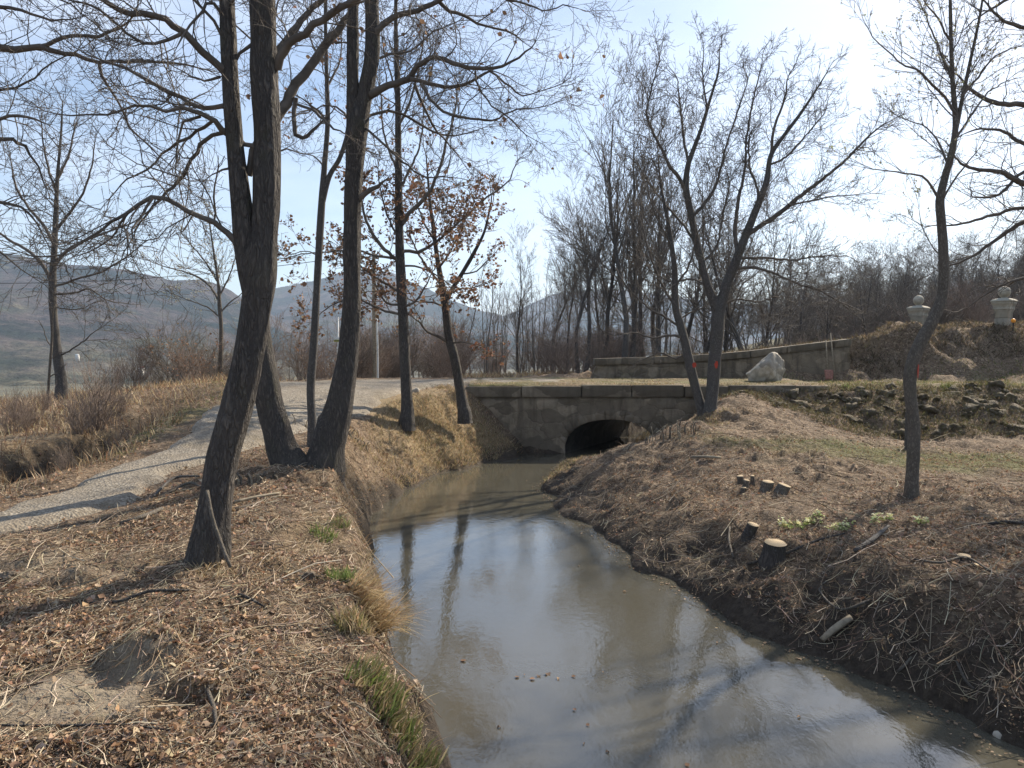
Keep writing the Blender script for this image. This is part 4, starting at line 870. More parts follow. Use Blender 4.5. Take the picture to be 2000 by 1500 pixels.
# coping stones along the near edge
x = -1.2
VVc, FFc, oc = [], [], 0
ck = 0
while x < 8.1:
    wd_ = rnd(.9, 1.9); x2 = min(8.2, x + wd_)
    Vc, Fc = box_arr(x + .012, x2 - .012, BY0 - .07 + rnd(-.02, .02), BY0 + .42, 1.463, 1.765 + rnd(-.025, .012))
    bev_obj('coping_stone', Vc, Fc, M['coping'], bridge, .018, 2, loc=BL); x = x2; ck += 1
# arch ring stones
for i_ in range(15):
    t0, t1 = i_ / 15, (i_ + 1) / 15
    def ringp(t, off):
        xx = AX0 + (AX1 - AX0) * (.5 - .5 * math.cos(math.pi * t)); zz = float(arch_z(np.array(xx))); xc, zc = (AX0 + AX1) / 2, -.9
        dx_, dz_ = xx - xc, zz - zc; l_ = math.hypot(dx_, dz_); return xx + dx_ / l_ * off, zz + dz_ / l_ * off
    a0_, a1_ = ringp(t0 + .004, 0), ringp(t1 - .004, 0); b0_, b1_ = ringp(t0 + .002, .24), ringp(t1 - .002, .24); yf = BY0 - .018 - rnd(0, .008)
    Vr = np.array([(a0_[0], yf, a0_[1]), (a1_[0], yf, a1_[1]), (b1_[0], yf, b1_[1]), (b0_[0], yf, b0_[1]), (a0_[0] + .05, BY0 + .1, a0_[1]), (a1_[0] + .05, BY0 + .1, a1_[1]), (b1_[0] + .05, BY0 + .1, b1_[1]), (b0_[0] + .05, BY0 + .1, b0_[1])])
    bev_obj('arch_stone', Vr, np.array([(0, 1, 2, 3), (4, 7, 6, 5), (0, 4, 5, 1), (3, 2, 6, 7), (1, 5, 6, 2), (0, 3, 7, 4)]), M['masonry'], bridge, .008, 1, loc=BL)
# earth and grass on top of the bridge
dx = np.arange(-1.12, 8.3, .08); dy = np.arange(BY0 + .02, BY1 + .2, .08); DX, DY = np.meshgrid(dx, dy)
DZ = 1.79 + .022 * fbm(DX * 2.2, DY * 2.2, oct=4, s=95) + .03 * sstep(.1, .6, DY - BY0) - .05 * (1 - sstep(0, .12, DY - BY0)) + .012 * fbm(DX * 11, DY * 11, oct=2, s=96)
DI = np.arange(DX.size).reshape(DX.shape)
mesh_np('earth_deck', np.stack([DX, DY, DZ], -1).reshape(-1, 3), np.stack([DI[:-1, :-1], DI[:-1, 1:], DI[1:, 1:], DI[1:, :-1]], -1).reshape(-1, 4), M['ground'], bridge, loc=BL,
        attrs={'grass': .45 + .4 * fbm(DX * 1.5, DY * 1.5, oct=3, s=97), 'straw': np.clip(.3 + .5 * fbm(DX * 1.1, DY * 1.1, oct=3, s=98), 0, 1), 'mud': DX * 0, 'sand': .25 * sstep(0, .6, fbm(DX * 1.3, DY * 1.3, oct=3, s=99)), 'far': DX * 0})
def deck_z(x, y):
    return 1.80
def gz(x, y):
    return 1.80 if (-1.1 < x < 8.2 and BY0 + .1 < y < BY1) else G(x, y)

# far retaining wall with sloping coping
wallr = empty('retaining_wall', (6.6, 24.6, 1.7), 'low stone wall along the far side of the bridge road, its coping rising to the right', 'wall')
WL = np.array(wallr.location)
def wtop(x): return np.interp(x, [2.5, 2.7, 5, 7, 9, 10.7], [2.42, 2.44, 2.50, 2.62, 2.86, 3.06])
wx = np.linspace(2.66, 10.65, 84); rows = []
for k_ in range(10):
    f_ = k_ / 9; z = 1.45 + (wtop(wx) - .22 - 1.45) * f_; y = 24.42 + .03 * fbm(wx * 2.2, z * 3, oct=3, s=110)
    x_ = wx + (.32 * (1 - f_) * (np.linspace(-1, 0, 84) * (wx < 3.2))); rows.append(np.stack([x_, y, z], -1))
rows.append(np.stack([wx, 24.9 + wx * 0, wtop(wx) - .22], -1)); rows.append(np.stack([wx, 24.9 + wx * 0, wx * 0 + 1.4], -1))
V = np.stack(rows); I = np.arange(V.shape[0] * 84).reshape(V.shape[0], 84)
endR = np.array([[I[k_, -1] for k_ in range(12)]]); endL = np.array([[I[k_, 0] for k_ in range(11, -1, -1)]])
mesh_np('wall_body', V.reshape(-1, 3), [np.stack([I[:-1, :-1], I[:-1, 1:], I[1:, 1:], I[1:, :-1]], -1).reshape(-1, 4), endR, endL], M['masonry'], wallr, False, loc=WL)
x = 2.6
while x < 10.6:
    x2 = min(10.7, x + rnd(.8, 1.5)); za_, zb_ = float(wtop(x)), float(wtop(x2)); y0_ = 24.36 + rnd(-.015, .015)
    Vc = np.array([(x + .012, y0_, za_ - .217), (x2 - .012, y0_, zb_ - .217), (x + .012, 24.93, za_ - .217), (x2 - .012, 24.93, zb_ - .217), (x + .012, y0_, za_), (x2 - .012, y0_, zb_), (x + .012, 24.93, za_), (x2 - .012, 24.93, zb_)])
    bev_obj('coping_stone', Vc, np.array([(0, 2, 3, 1), (4, 5, 7, 6), (0, 1, 5, 4), (2, 6, 7, 3), (0, 4, 6, 2), (1, 3, 7, 5)]), M['coping'], wallr, .02, 2, loc=WL); x = x2

# gate piers
def pier(px, pyb, D, S, label):
    x_, y_, z_ = at(px, pyb, D); gz_ = G(x_, D); r_ = empty('gate_pier', (x_, D, gz_ - .3), label, 'gate pier', None, R(38)); hb = z_ - gz_ + .3
    def prism(name, prof, parent=r_, mat=M['pier'], n=4):
        VV, FF = [], []
        for (z, h_) in prof:
            for (a_, b_) in ((-1, -1), (1, -1), (1, 1), (-1, 1)): VV.append((a_ * h_, b_ * h_, z))
        m_ = len(prof)
        for i_ in range(m_ - 1):
            for j_ in range(4): FF.append((i_ * 4 + j_, i_ * 4 + (j_ + 1) % 4, (i_ + 1) * 4 + (j_ + 1) % 4, (i_ + 1) * 4 + j_))
        FF += [(3, 2, 1, 0), tuple((m_ - 1) * 4 + k for k in range(4))]
        return bev_obj(name, np.array(VV), np.array(FF), mat, parent, .02 * S, 2)
    w_ = .197 * S; H = hb + .45 * S
    c1 = hb + .20 * S
    prism('shaft', [(0, w_), (c1 - .008, w_)]); prism('shaft_block', [(c1, w_ - .004), (H - .07 * S, w_ - .004), (H, w_ + .03 * S)])
    prism('cornice', [(H, w_ + .035 * S), (H + .05 * S, w_ + .045 * S), (H + .07 * S, w_ + .03 * S), (H + .17 * S, w_ + .055 * S), (H + .19 * S, w_ + .075 * S), (H + .26 * S, w_ + .08 * S)])
    prism('cap', [(H + .26 * S, w_ + .105 * S), (H + .30 * S, w_ + .10 * S), (H + .35 * S, w_ + .03 * S), (H + .38 * S, w_ - .08 * S)])
    VV, FF = [], []; n_, m_ = 20, 13; Rb = .18 * S; zc = H + .39 * S + Rb
    prof = [(.10 * S, H + .37 * S), (.09 * S, H + .385 * S), (.09 * S, H + .395 * S)] + [(Rb * math.sin(math.pi * t), zc - Rb * math.cos(math.pi * t)) for t in np.linspace(.17, .995, m_)]
    for (rr_, z) in prof:
        for j_ in range(n_): VV.append((rr_ * math.cos(2 * math.pi * j_ / n_), rr_ * math.sin(2 * math.pi * j_ / n_), z))
    for i_ in range(len(prof) - 1):
        for j_ in range(n_): FF.append((i_ * n_ + j_, i_ * n_ + (j_ + 1) % n_, (i_ + 1) * n_ + (j_ + 1) % n_, (i_ + 1) * n_ + j_))
    mesh_np('stone_ball', np.array(VV), np.array(FF), M['pier'], r_, True); return r_
pier(1793, 643, 27.5, 1.0, 'smaller-looking left gate pier with a stone ball, beside the S-bent tree')
p2 = pier(1960, 634, 25.6, 1.05, 'right gate pier with a stone ball, nearest the right edge of the picture')
x_, y_, z_ = at(1979, 628, 25.1)
lampo = empty('warning_lamp', (x_, y_, z_ - .1), 'small round amber lamp on a short stem at the foot of the right gate pier', 'lamp')
T = Tubes(); T.add([(0, 0, -.45, .018), (0, 0, -.1, .018), (0, 0, .06, .03)], 8); V, F_ = T.arrays(); mesh_np('stem', V, F_, M['black'], lampo)
T = Tubes(); T.add([(0, 0, .055 + .1 * (1 - math.cos(math.pi * t)) / 2 * 1.4, .07 * math.sin(math.pi * t) + .004) for t in np.linspace(0, 1, 9)], 12); V, F_ = T.arrays(); mesh_np('lens', V, F_, M['amber'], lampo)

# rocks
def rock(name, n, sx, sy, sz, mat, seed, parent=None, amp=.35, cuts=0, loc=(0, 0, 0), fine=.10):
    import bmesh
    bm = bmesh.new(); bmesh.ops.create_icosphere(bm, subdivisions=n, radius=1)
    V = np.array([v.co[:] for v in bm.verts]); F_ = np.array([[v.index for v in f.verts] for f in bm.faces]); bm.free()
    V = V * (1 + amp * fbm(V[:, 0] * 1.1 + seed * 3.1, V[:, 1] * 1.1, V[:, 2] * 1.1, oct=2, s=seed)[:, None])
    rr = random.Random(seed)
    for _ in range(cuts):
        d = np.array(nrm((rr.gauss(0, 1), rr.gauss(0, 1), rr.gauss(0, .8)))); l = rr.uniform(.55, .8); e_ = V @ d - l; V = V - np.maximum(0, e_)[:, None] * d * .92
    V = V * (1 + fine * fbm(V[:, 0] * 4 + seed, V[:, 1] * 4, V[:, 2] * 4, oct=4, s=seed + 9)[:, None]); V *= np.array([sx, sy, sz])
    return mesh_np(name, V, F_, mat, parent, False if cuts > 3 else True)
bo = rock('boulder', 5, .58, .46, .60, M['boulder'], 4, amp=.2, cuts=9, fine=.075); x_, y_, z_ = at(1499, 722, 21.6); bo.location = (x_, y_, 2.08); bo.rotation_euler = (.1, .2, .4)
tag(bo, 'big pale angular boulder standing on the road edge in front of the far wall', 'boulder')
protos = [rock('mossy_stone', 3, 1, 1, .72, M['mossy'], 20 + i, amp=.4, cuts=3, fine=.22) for i in range(6)]
for p in protos: COL.objects.unlink(p)
random.seed(31); k_ = 0
for i in range(6000):
    if k_ >= 285: break
    X = rnd(5.4, 15.5); Y = rnd(17.2, 20.2); f_ = (X - 5.4) / 3
    if Y > 19.9: continue
    if X < 8 and Y < 18.6 - .2 * (X - 5.4): continue
    zz = G(X, Y)
    if zz < .72: continue
    c_ = protos[k_ % 6].copy(); COL.objects.link(c_); sc_ = (.06 + .14 * random.random() ** 1.8) * (1 if X > 7 else .75); c_.scale = (sc_ * rnd(.9, 1.5), sc_, sc_ * rnd(.7, 1)); c_.location = (X, Y, zz + sc_ * .02); c_.rotation_euler = (rnd(-.5, .5), rnd(-.5, .5), rnd(0, 6.3))
    tag(c_, 'mossy rubble stone among the heap on the slope below the bridge road at right', 'stone', 'mossy stones heaped on the slope at right'); k_ += 1
for p in protos:
    if p.users_collection == (): pass
# clods
def clod(px, py, sx, label, name='earth_clod', mat='clod', cuts=2, seed=0, zs=.6):
    x_, y_, z_ = hit(px, py); o = rock(name, 5, sx, sx * .8, sx * zs, M[mat], 60 + seed, amp=.4, cuts=cuts, fine=.16); o.location = (x_, y_, z_ + sx * .02); o.rotation_euler = (0, 0, seed * 1.3); tag(o, label, 'clod'); return o
clod(602, 1132, .075, 'dark rounded clod on the left bank right of the near oak foot', seed=2)
clod(20, 1130, .08, 'dusty clod in the grey bare patch at the left edge', seed=4)
clod(590, 820 + 180, .06, 'little clod behind the near oak', seed=5) if False else None

# ------------------------------------------------------------------ poles, sign, tools, wire
def tube_obj(name, pts, k, mat, parent=None, loc=None, cap=True):
    T = Tubes(); P = catmull(np.array(pts, float), .08) if len(pts) > 2 else np.array(pts, float); T.add(P, k); V, F_ = T.arrays(); n_ = len(P)
    caps = [np.arange(k)[None, :] + (n_ - 1) * k, np.arange(k)[None, ::-1]] if cap else []
    return mesh_np(name, V, [F_] + caps, mat, parent, True, loc=loc)
PD = 27.0
x_, y_, zt = at(730, 494, PD); gp = G(x_, PD)
up = empty('utility_pole', (x_, PD, gp), 'weathered concrete-grey utility pole behind the road with a shorter pale pole strapped beside it', 'utility pole')
UL = np.array(up.location); rp = 8.5 / FPX * PD / 2
tube_obj('pole', [(x_, PD, gp - .3, rp * 1.15), (x_, PD, (gp + zt) / 2, rp), (x_, PD, zt, rp * .8)], 12, M['post'], up, UL)
xb, _, zb = at(737, 622, PD - .15)
tube_obj('side_pole', [(xb, PD - .15, gp - .2, .035), (xb, PD - .15, gp + 1, .035), (xb - .02, PD - .15, zb, .03)], 8, M['white'], up, UL)
tube_obj('insulator', [(x_ - .12, PD, zt - .12, .02), (x_ - .12, PD, zt - .05, .035), (x_ - .12, PD, zt + .02, .02)], 8, M['white'], up, UL)
tube_obj('bracket', [(x_, PD, zt - .13, .015), (x_ - .12, PD, zt - .13, .015)], 6, M['black'], up, UL)
wp = [(x_ - .12, PD, zt - .02)] ; e1 = at(-400, 530, 34); pts = []
for t in np.linspace(0, 1, 30): pts.append((wp[0][0] + (e1[0] - wp[0][0]) * t, PD + (34 - PD) * t, wp[0][2] + (e1[2] - wp[0][2]) * t - 4 * .75 * t * (1 - t), .011))
wo = tube_obj('power_line', pts, 4, M['cable']); tag(wo, 'thin power line sagging leftward from the utility pole in front of the hill', 'cable')
x_, y_, zt = at(660, 620, 26); gp = G(x_, 26)
so = empty('road_sign', (x_, 26, gp), 'small plate on a thin white post between the slender tree and the right twin oak', 'sign'); SL = np.array(so.location)
tube_obj('post', [(x_, 26, gp - .2, .025), (x_, 26, zt, .025)], 8, M['white'], so, SL)
def plate(name, cx, cy, wpx, hpx, D, mat, parent, L, th=.012):
    x_, y_, z_ = at(cx, cy, D); w_, h_ = wpx / FPX * D / 2, hpx / FPX * D / 2; V, F_ = box_arr(x_ - w_, x_ + w_, D - th, D, z_ - h_, z_ + h_); return bev_obj(name, V, F_, mat, parent, .002, 1, loc=L)
plate('sign_plate', 658.5, 663, 15, 10.5, 25.96, M['white'], so, SL); bandp = plate('sign_band', 658.5, 665.5, 13, 4.2, 25.945, M['signy'], so, SL, .004)
for i, (a_, w_) in enumerate([(653.6, 1.2), (655.2, 1.3), (657.0, 1.1), (659.2, 1.5), (661.2, 1.2), (663.2, 1.3)]): plate('lettering', a_, 665.5, w_, 2.4, 25.938, M['black'], so, SL, .003)
plate('lower_plate', 659.5, 680, 5, 5, 25.96, M['white'], so, SL); plate('bottom_plate', 659.5, 686.5, 4.5, 4.5, 25.96, M['white'], so, SL)
# pole and shovel against the wall
b0, t0_ = at(1631, 739, 23.9), at(1622, 651, 24.25)
tb_ = tube_obj('wooden_pole', [(*b0[:2], 1.8, .02), (*t0_, .017)], 8, M['post']); tag(tb_, 'long pale wooden pole leaning on the far wall, right of the shovel', 'pole')
sh = empty('shovel', (at(1617, 739, 24)[0], 24, 1.8), 'shovel with dusty pink blade standing against the far wall', 'shovel'); HL = np.array(sh.location)
t1_ = at(1613, 664, 24.28); tube_obj('handle', [(HL[0], 24.02, 2.05, .018), (t1_[0], 24.28, t1_[2], .016)], 8, M['post'], sh, HL)
bl_ = []
for j in range(6):
    for i in range(5):
        u_ = (i / 4 - .5); v = j / 5; ww = .27 * (1 if v > .35 else .75 + .7 * v); bl_.append((HL[0] + u_ * ww, 24.0 - .05 + .1 * (u_ * 2) ** 2 * -.5 + .04 * v, 1.79 + .3 * v))
for k0 in range(30): x0_, y0_, z0_ = bl_[k0]; bl_.append((x0_, y0_ + .006, z0_))
Fs = []
for j in range(5):
    for i in range(4): a0 = j * 5 + i; Fs += [(a0, a0 + 1, a0 + 6, a0 + 5), (a0 + 30, a0 + 35, a0 + 36, a0 + 31)]
bd = [0, 1, 2, 3, 4, 9, 14, 19, 24, 29, 28, 27, 26, 25, 20, 15, 10, 5]
for i in range(len(bd)): a0, a1 = bd[i], bd[(i + 1) % len(bd)]; Fs.append((a0, a0 + 30, a1 + 30, a1))
mesh_np('blade', np.array(bl_), np.array(Fs), M['terracotta'], sh, True, loc=HL)

# ------------------------------------------------------------------ stumps, logs, sticks
def stump(px, py, wpx, hpx, label, name='tree_stump', tilt=(0, 0), D=None, mat='oak', cat='stump'):
    x_, y_, z_ = hit(px, py) if D is None else (*D, G(*D)); r_ = wpx / 2 / FPX * y_; h_ = hpx / FPX * y_ * 1.05
    e_ = empty(name, (x_, y_, z_), label, cat); k_ = 22; an = np.arange(k_) * 2 * math.pi / k_; VV = []
    for (z, m_) in ((-.12, 1.35), (0, 1.22), (h_ * .35, 1.06), (h_, 1.0)):
        rr_ = r_ * m_ * (1 + .07 * fbm(np.cos(an) * 2 + px, np.sin(an) * 2, an * 0 + z * 3, oct=3, s=7)); VV.append(np.stack([rr_ * np.cos(an) + tilt[0] * max(z, 0), rr_ * np.sin(an) + tilt[1] * max(z, 0), np.full(k_, z) + (z > 0) * rr_ * np.cos(an) * -tilt[0] * .5 - (z > 0) * rr_ * np.sin(an) * tilt[1] * .5], -1))
    V = np.vstack(VV); I = np.arange(4 * k_).reshape(4, k_); F_ = np.vstack([np.stack([I[j], np.roll(I[j], -1), np.roll(I[j + 1], -1), I[j + 1]], -1) for j in range(3)]); mesh_np('bark', V, F_, M[mat], e_)
    top = VV[-1] * np.array([.93, .93, 1]) + np.array([0, 0, .006]); c_ = top.mean(0); V2 = np.vstack([VV[-1], top, c_[None]]); J = np.arange(k_)
    mesh_np('cut_face', V2, [np.stack([J, np.roll(J, -1), np.roll(J, -1) + k_, J + k_], -1), np.stack([J + k_, np.roll(J, -1) + k_, np.full(k_, 2 * k_)], -1)], M['cut'], e_, False); return e_
stump(1508, 1092, 42, 32, 'largest fresh-cut stump on the right bank with a pale oval top', tilt=(.1, -.25))
stump(1461, 1048, 22, 22, 'smaller slanting stump just behind the largest fresh-cut stump', tilt=(.35, -.3))
for (a_, b_, w_, h_, tx, lb) in [(1447, 945, 12, 14, -.2, 'leftmost sawn stem of the cut cluster on the right bank'), (1456, 952, 11, 13, .1, 'second sawn stem from the left in the cut cluster'), (1452, 962, 10, 9, 0, 'lowest small sawn stem of the cut cluster'), (1470, 948, 8, 17, -.1, 'tall thin split stem in the middle of the cut cluster'),
                                 (1497, 957, 22, 16, .1, 'dark broad sawn stem in the right half of the cut cluster'), (1524, 962, 24, 14, .5, 'rightmost sawn stem of the cut cluster, cut on a slant')]:
    stump(a_, b_, w_, h_, lb, tilt=(tx, -.2), mat='pale')
stump(1882, 1092, 24, 6, 'flat pale stump low in the ground toward the right edge', tilt=(0, -.2))
stump(1908, 1110, 16, 5, 'tiny pale cut stem right of the flat pale stump', tilt=(0, -.3))
stump(1772, 882, 10, 75, 'thin dark dead stake standing behind the S-bent tree', name='dead_stake', mat='smooth', cat='stake')
# coppice stools: clusters of cut shoots
def stool(px, py, n, spread, hh, label, seed):
    random.seed(seed); x_, y_, z_ = hit(px, py); e_ = empty('coppice_stool', (x_, y_, z_), label, 'stump')
    for i in range(n):
        a_ = rnd(0, 6.28); q_ = spread * math.sqrt(random.random()); X, Y = x_ + q_ * math.cos(a_) * 1.5, y_ + q_ * math.sin(a_) * .7; h_ = hh * rnd(.4, 1.3); r0_ = rnd(.005, .013)
        tube_obj('cut_shoot', [(X, Y, G(X, Y) - .05, r0_ * 1.3), (X + rnd(-.03, .03), Y + rnd(-.03, .03), G(X, Y) + h_ * .6, r0_), (X + rnd(-.05, .05), Y - rnd(0, .03), G(X, Y) + h_, r0_ * .9)], 6, M['pale'] if i % 3 else M['post'], e_, (x_, y_, z_))
stool(482, 948, 24, .24, .13, 'cluster of short sawn shoots just right of the near oak', 41)
stool(690, 858, 16, .25, .16, 'cluster of brown cut shoots right of the twin oaks', 42)
stool(600, 838, 12, .2, .22, 'tuft of cut shoots between the two twin oak trunks', 43)
stool(1310, 858, 22, .35, .25, 'dense cut shoots on the lip of the mound beside the arch', 44)
def stick(pts, label, name='fallen_branch', mat='pale', lift=.02, fork=None, cat='branch'):
    P = []
    for i, q_ in enumerate(pts):
        if len(q_) == 3: x_, y_, z_ = hit(q_[0], q_[1]); P.append((x_, y_, z_ + lift + q_[2] / 2 / FPX * y_, q_[2] / 2 / FPX * y_))
        else: x_, y_, z_ = at(q_[0], q_[1], q_[3]); P.append((x_, y_, z_, q_[2] / 2 / FPX * y_))
    o = tube_obj(name, P, 7, M[mat]); tag(o, label, cat); return o
stick([(404, 958, 8, 5.5), (414, 1010, 8, 5.42), (431, 1060, 8, 5.36), (450, 1108, 7, 5.3)], 'stout stick propped against the foot of the near oak', mat='pale')
stick([(234, 1030, 6), (280, 1018, 9), (316, 1002, 8)], 'short pale split branch lying left of the near oak')
stick([(458, 988, 6), (500, 978, 6), (548, 969, 5)], 'straight pale stick lying right of the near oak', mat='post')
stick([(458, 1000, 4), (480, 995, 4), (495, 990, 3)], 'short thin stick under the straight pale stick')
stick([(175, 1188, 5), (240, 1186, 6), (290, 1165, 7), (370, 1163, 5)], 'dark bent branch lying in the shadow of the near oak', mat='oak')
stick([(450, 1165, 6), (480, 1175, 7), (515, 1192, 4)], 'reddish stick in front of the near oak foot', mat='oak')
stick([(0, 1432, 5), (120, 1432, 6), (240, 1428, 5), (330, 1440, 3)], 'long dark stick across the bottom left sand patch', mat='oak')
stick([(405, 1372, 8), (418, 1400, 9), (422, 1432, 7)], 'thick crooked root piece in the left foreground', mat='pale')
stick([(540, 1500, 6), (600, 1488, 8), (665, 1470, 5)], 'peeled stick at the bottom edge left of the stream')
stick([(1605, 1262, 12), (1630, 1245, 15), (1662, 1220, 14)], 'short thick log end poking from the right bank above the water', mat='post')
stick([(1670, 1085, 9), (1705, 1062, 10), (1735, 1036, 6)], 'grey branch pointing up the slope right of the stump', mat='smooth')
stick([(1425, 1035, 4), (1424, 1062, 5), (1432, 1095, 4)], 'pale curved stick left of the largest stump')
stick([(1460, 1110, 5), (1530, 1090, 6), (1600, 1062, 5), (1650, 1048, 3)], 'long brown branch passing below the largest stump', mat='oak')
stick([(1930, 1030, 6), (1965, 1028, 8), (2000, 1030, 7)], 'dark branch lying at the right edge beyond the stumps', mat='oak')
stick([(1785, 1098, 4), (1835, 1108, 5), (1885, 1095, 4), (1935, 1122, 4)], 'light crooked branch near the flat pale stump')
stick([(1868, 1300, 5), (1885, 1340, 6), (1902, 1358, 5)], 'pale stick hanging down the dark bank near the bottom right corner')
stick([(1752, 1320, 5), (1770, 1305, 6), (1780, 1290, 4)], 'small pale stick at the waterline of the right bank')
stick([(1350, 897, 5), (1380, 898, 6), (1408, 899, 5)], 'short pale peeled stick on the mound left of the cut cluster', mat='post')
stick([(300, 975, 5), (340, 940, 5), (390, 935, 4)], 'grey branch in the heap behind the near oak', mat='smooth'); stick([(330, 968, 5), (370, 950, 5), (400, 960, 4)], 'lower grey branch in the heap behind the near oak', mat='pale')
stick([(630, 935, 3, 9.1), (632, 912, 3, 9.1), (640, 892, 2, 9.1)], 'thin pale twig upright at the foot of the right twin oak')
stick([(1290, 870, 3), (1300, 850, 2, 16.3), (1285, 825, 1.5, 16.2)], 'bare upright twig on the mound lip beside the arch')
stick([(1700, 1180, 6), (1640, 1200, 5), (1600, 1160, 4), (1620, 1140, 3)], 'twisted light branch on the shaded right bank')
st_ = rock('pale_stone', 3, .05, .04, .035, M['boulder'], 77, amp=.2, cuts=3); x_, y_, z_ = hit(812, 766); st_.location = (x_, y_, z_ + .03); st_.scale = (2, 2, 2); tag(st_, 'small pale stone at the road edge beside the straight leafy oak', 'stone')
st_ = rock('pale_stone', 3, .05, .04, .035, M['boulder'], 78, amp=.2, cuts=3); x_, y_, z_ = hit(1955, 1435); st_.location = (x_, y_, .01); tag(st_, 'small pale stone in the water near the bottom right corner', 'stone')

# ------------------------------------------------------------------ background trees and shrubs
def template(kind, seed, H):
    random.seed(seed); T = Tubes(); TT = Tubes()
    if kind == 'tall':
        st = Style(lv=3, wig=.13, up=.16, gap=(.36, .2, .16), rmin=.006, ratio=(.5, .48, .5), ang=(.4, .85)); r0_ = H * .013
    elif kind == 'oak':
        st = Style(lv=3, wig=.2, up=.10, gap=(.45, .25, .2), rmin=.008, ratio=(.55, .5, .5), ang=(.5, 1.05)); r0_ = H * .018
    elif kind == 'slim':
        st = Style(lv=2, wig=.10, up=.2, gap=(.34, .26, .2), rmin=.006, ratio=(.45, .5, .5), ang=(.35, .7)); r0_ = H * .008
    P = [(0, 0, -.3, r0_ * 1.3)]; d = nrm((rnd(-.1, .1), rnd(-.1, .1), 1)); p = (0, 0, 0); n = 14
    for i in range(n):
        P.append((*p, r0_ * (1 - .9 * i / n))); d = nrm((d[0] + random.gauss(0, .07), d[1] + random.gauss(0, .07), d[2] + .06)); p = tuple(p[j] + d[j] * H / n for j in range(3))
    P.append((*p, st.rmin)); P = np.array(P); TT.add([tuple(a) for a in P], 7)
    f0 = {'tall': .3, 'oak': .25, 'slim': .15}[kind]; LL = {'tall': .38, 'oak': .46, 'slim': .2}[kind] * H
    sprout(T, P, st, {'tall': .3, 'oak': .3, 'slim': .22}[kind], LL, 0, f0, upb=.25)
    V, F_ = TT.arrays(); tm = mesh_np('trunk', V, F_, M['smooth'] if kind != 'slim' else M['twig_grey']); V, F_ = T.arrays(); cm = mesh_np('crown', V, F_, M['twig_grey'] if kind != 'slim' else M['twig_grey'])
    COL.objects.unlink(tm); COL.objects.unlink(cm); return tm, cm
def shrub(seed, H, n, mat, leafy=0, spread=.6, whip=False):
    random.seed(seed); T = Tubes(); tp = []; st = Style(lv=2 if not whip else 1, wig=.14, up=.10, gap=(.22, .17, .12), rmin=.0045, ratio=(.5, .5, .5), ang=(.35, .9), tips=tp, tip_p=.6)
    for i in range(n):
        a_ = rnd(0, 6.28); q_ = rnd(0, .3) * spread; d = nrm((math.cos(a_) * rnd(0, spread), math.sin(a_) * rnd(0, spread), 1)); grow(T, (q_ * math.cos(a_), q_ * math.sin(a_), -.1), d, H * rnd(.55, 1.1), rnd(.006, .012), 0, st)
    V, F_ = T.arrays(); o = mesh_np('stems', V, F_, mat); COL.objects.unlink(o)
    lf = None
    if leafy and tp: lf = crown_leaves(tp, leafy, .06, None, None, name='dry_leaves'); COL.objects.unlink(lf)
    return o, lf
TALL = [template('tall', 100 + i, 8.0) for i in range(4)]; OAKS = [template('oak', 120 + i, 7.5) for i in range(4)]; SLIM = [template('slim', 140 + i, 6.0) for i in range(5)]
def place_tree(tp, X, Y, s, name, label, group, z=None, lean=None):
    e_ = bpy.data.objects.new(name, None); COL.objects.link(e_); e_.location = (X, Y, G(X, Y) if z is None else z); e_.scale = (s * rnd(.9, 1.1), s * rnd(.9, 1.1), s); e_.rotation_euler = (rnd(-.06, .06), rnd(-.06, .06), rnd(0, 6.28)) if lean is None else lean
    tag(e_, label, 'tree', group)
    for p in tp: c_ = p.copy(); COL.objects.link(c_); c_.parent = e_
    return e_
random.seed(50)
# individually recognisable ones behind the bridge
def bg_at(tp, px, D, topy, H, label, name='bare_tree', group=None):
    X = (px - 1000) / FPX * D; z0_ = G(X, D); zt_ = at(px, topy, D)[2]; return place_tree(tp, X, D, (zt_ - z0_) / H, name, label, group)
bg_at(TALL[0], 1213, 29, 185, 8.3, 'tallest bare tree behind the left end of the far wall with steep upright limbs')
bg_at(TALL[1], 1142, 32, 345, 8.3, 'narrow bare tree just left of the tallest tree behind the bridge')
bg_at(TALL[2], 1012, 33, 490, 8.3, 'bare tree with a leaning right limb behind the middle of the bridge deck')
bg_at(TALL[3], 1300, 30, 300, 8.3, 'twiggy tree behind the leaning tree with a red mark')
bg_at(OAKS[1], 1470, 31, 395, 7.8, 'spreading bare tree behind the broad fan-shaped tree')
bg_at(OAKS[2], 1250, 36, 420, 7.8, 'round-crowned bare tree in the thicket right of the tallest tree')
bg_at(SLIM[0], 1045, 31, 520, 6.2, 'slim young tree right of the leaning-limbed tree behind the bridge')
bg_at(SLIM[1], 950, 30, 500, 6.2, 'slim upright tree behind the small russet-leaved oak')
bg_at(OAKS[0], 1390, 40, 470, 7.8, 'bare tree in the thicket behind the fork of the broad tree')
bg_at(TALL[2], 1170, 42, 420, 8.3, 'more distant bare tree between the narrow and the tallest tree')
ORD = ['leftmost', 'second from the left', 'third from the left', 'fourth from the left', 'fifth from the left', 'sixth from the left', 'seventh from the left', 'fifth from the right', 'fourth from the right', 'third from the right', 'second from the right', 'rightmost']
for (px_, D_, ty_) in [(1080, 45, 470), (1105, 38, 430), (1130, 30, 380), (1185, 33, 300), (1235, 31, 230), (1262, 35, 260), (1285, 38, 330), (1330, 36, 330), (1365, 34, 380), (1420, 33, 400), (1510, 36, 430), (1545, 42, 490)]:
    bg_at(random.choice(TALL), px_, D_, ty_, 8.3, 'grey bare tree, ' + ORD.pop(0) + ' in the tall screen behind the bridge', 'bare_tree', 'grey bare trees screening the view behind the bridge')
LBT = 'slim bare tree in the thicket behind the bridge'
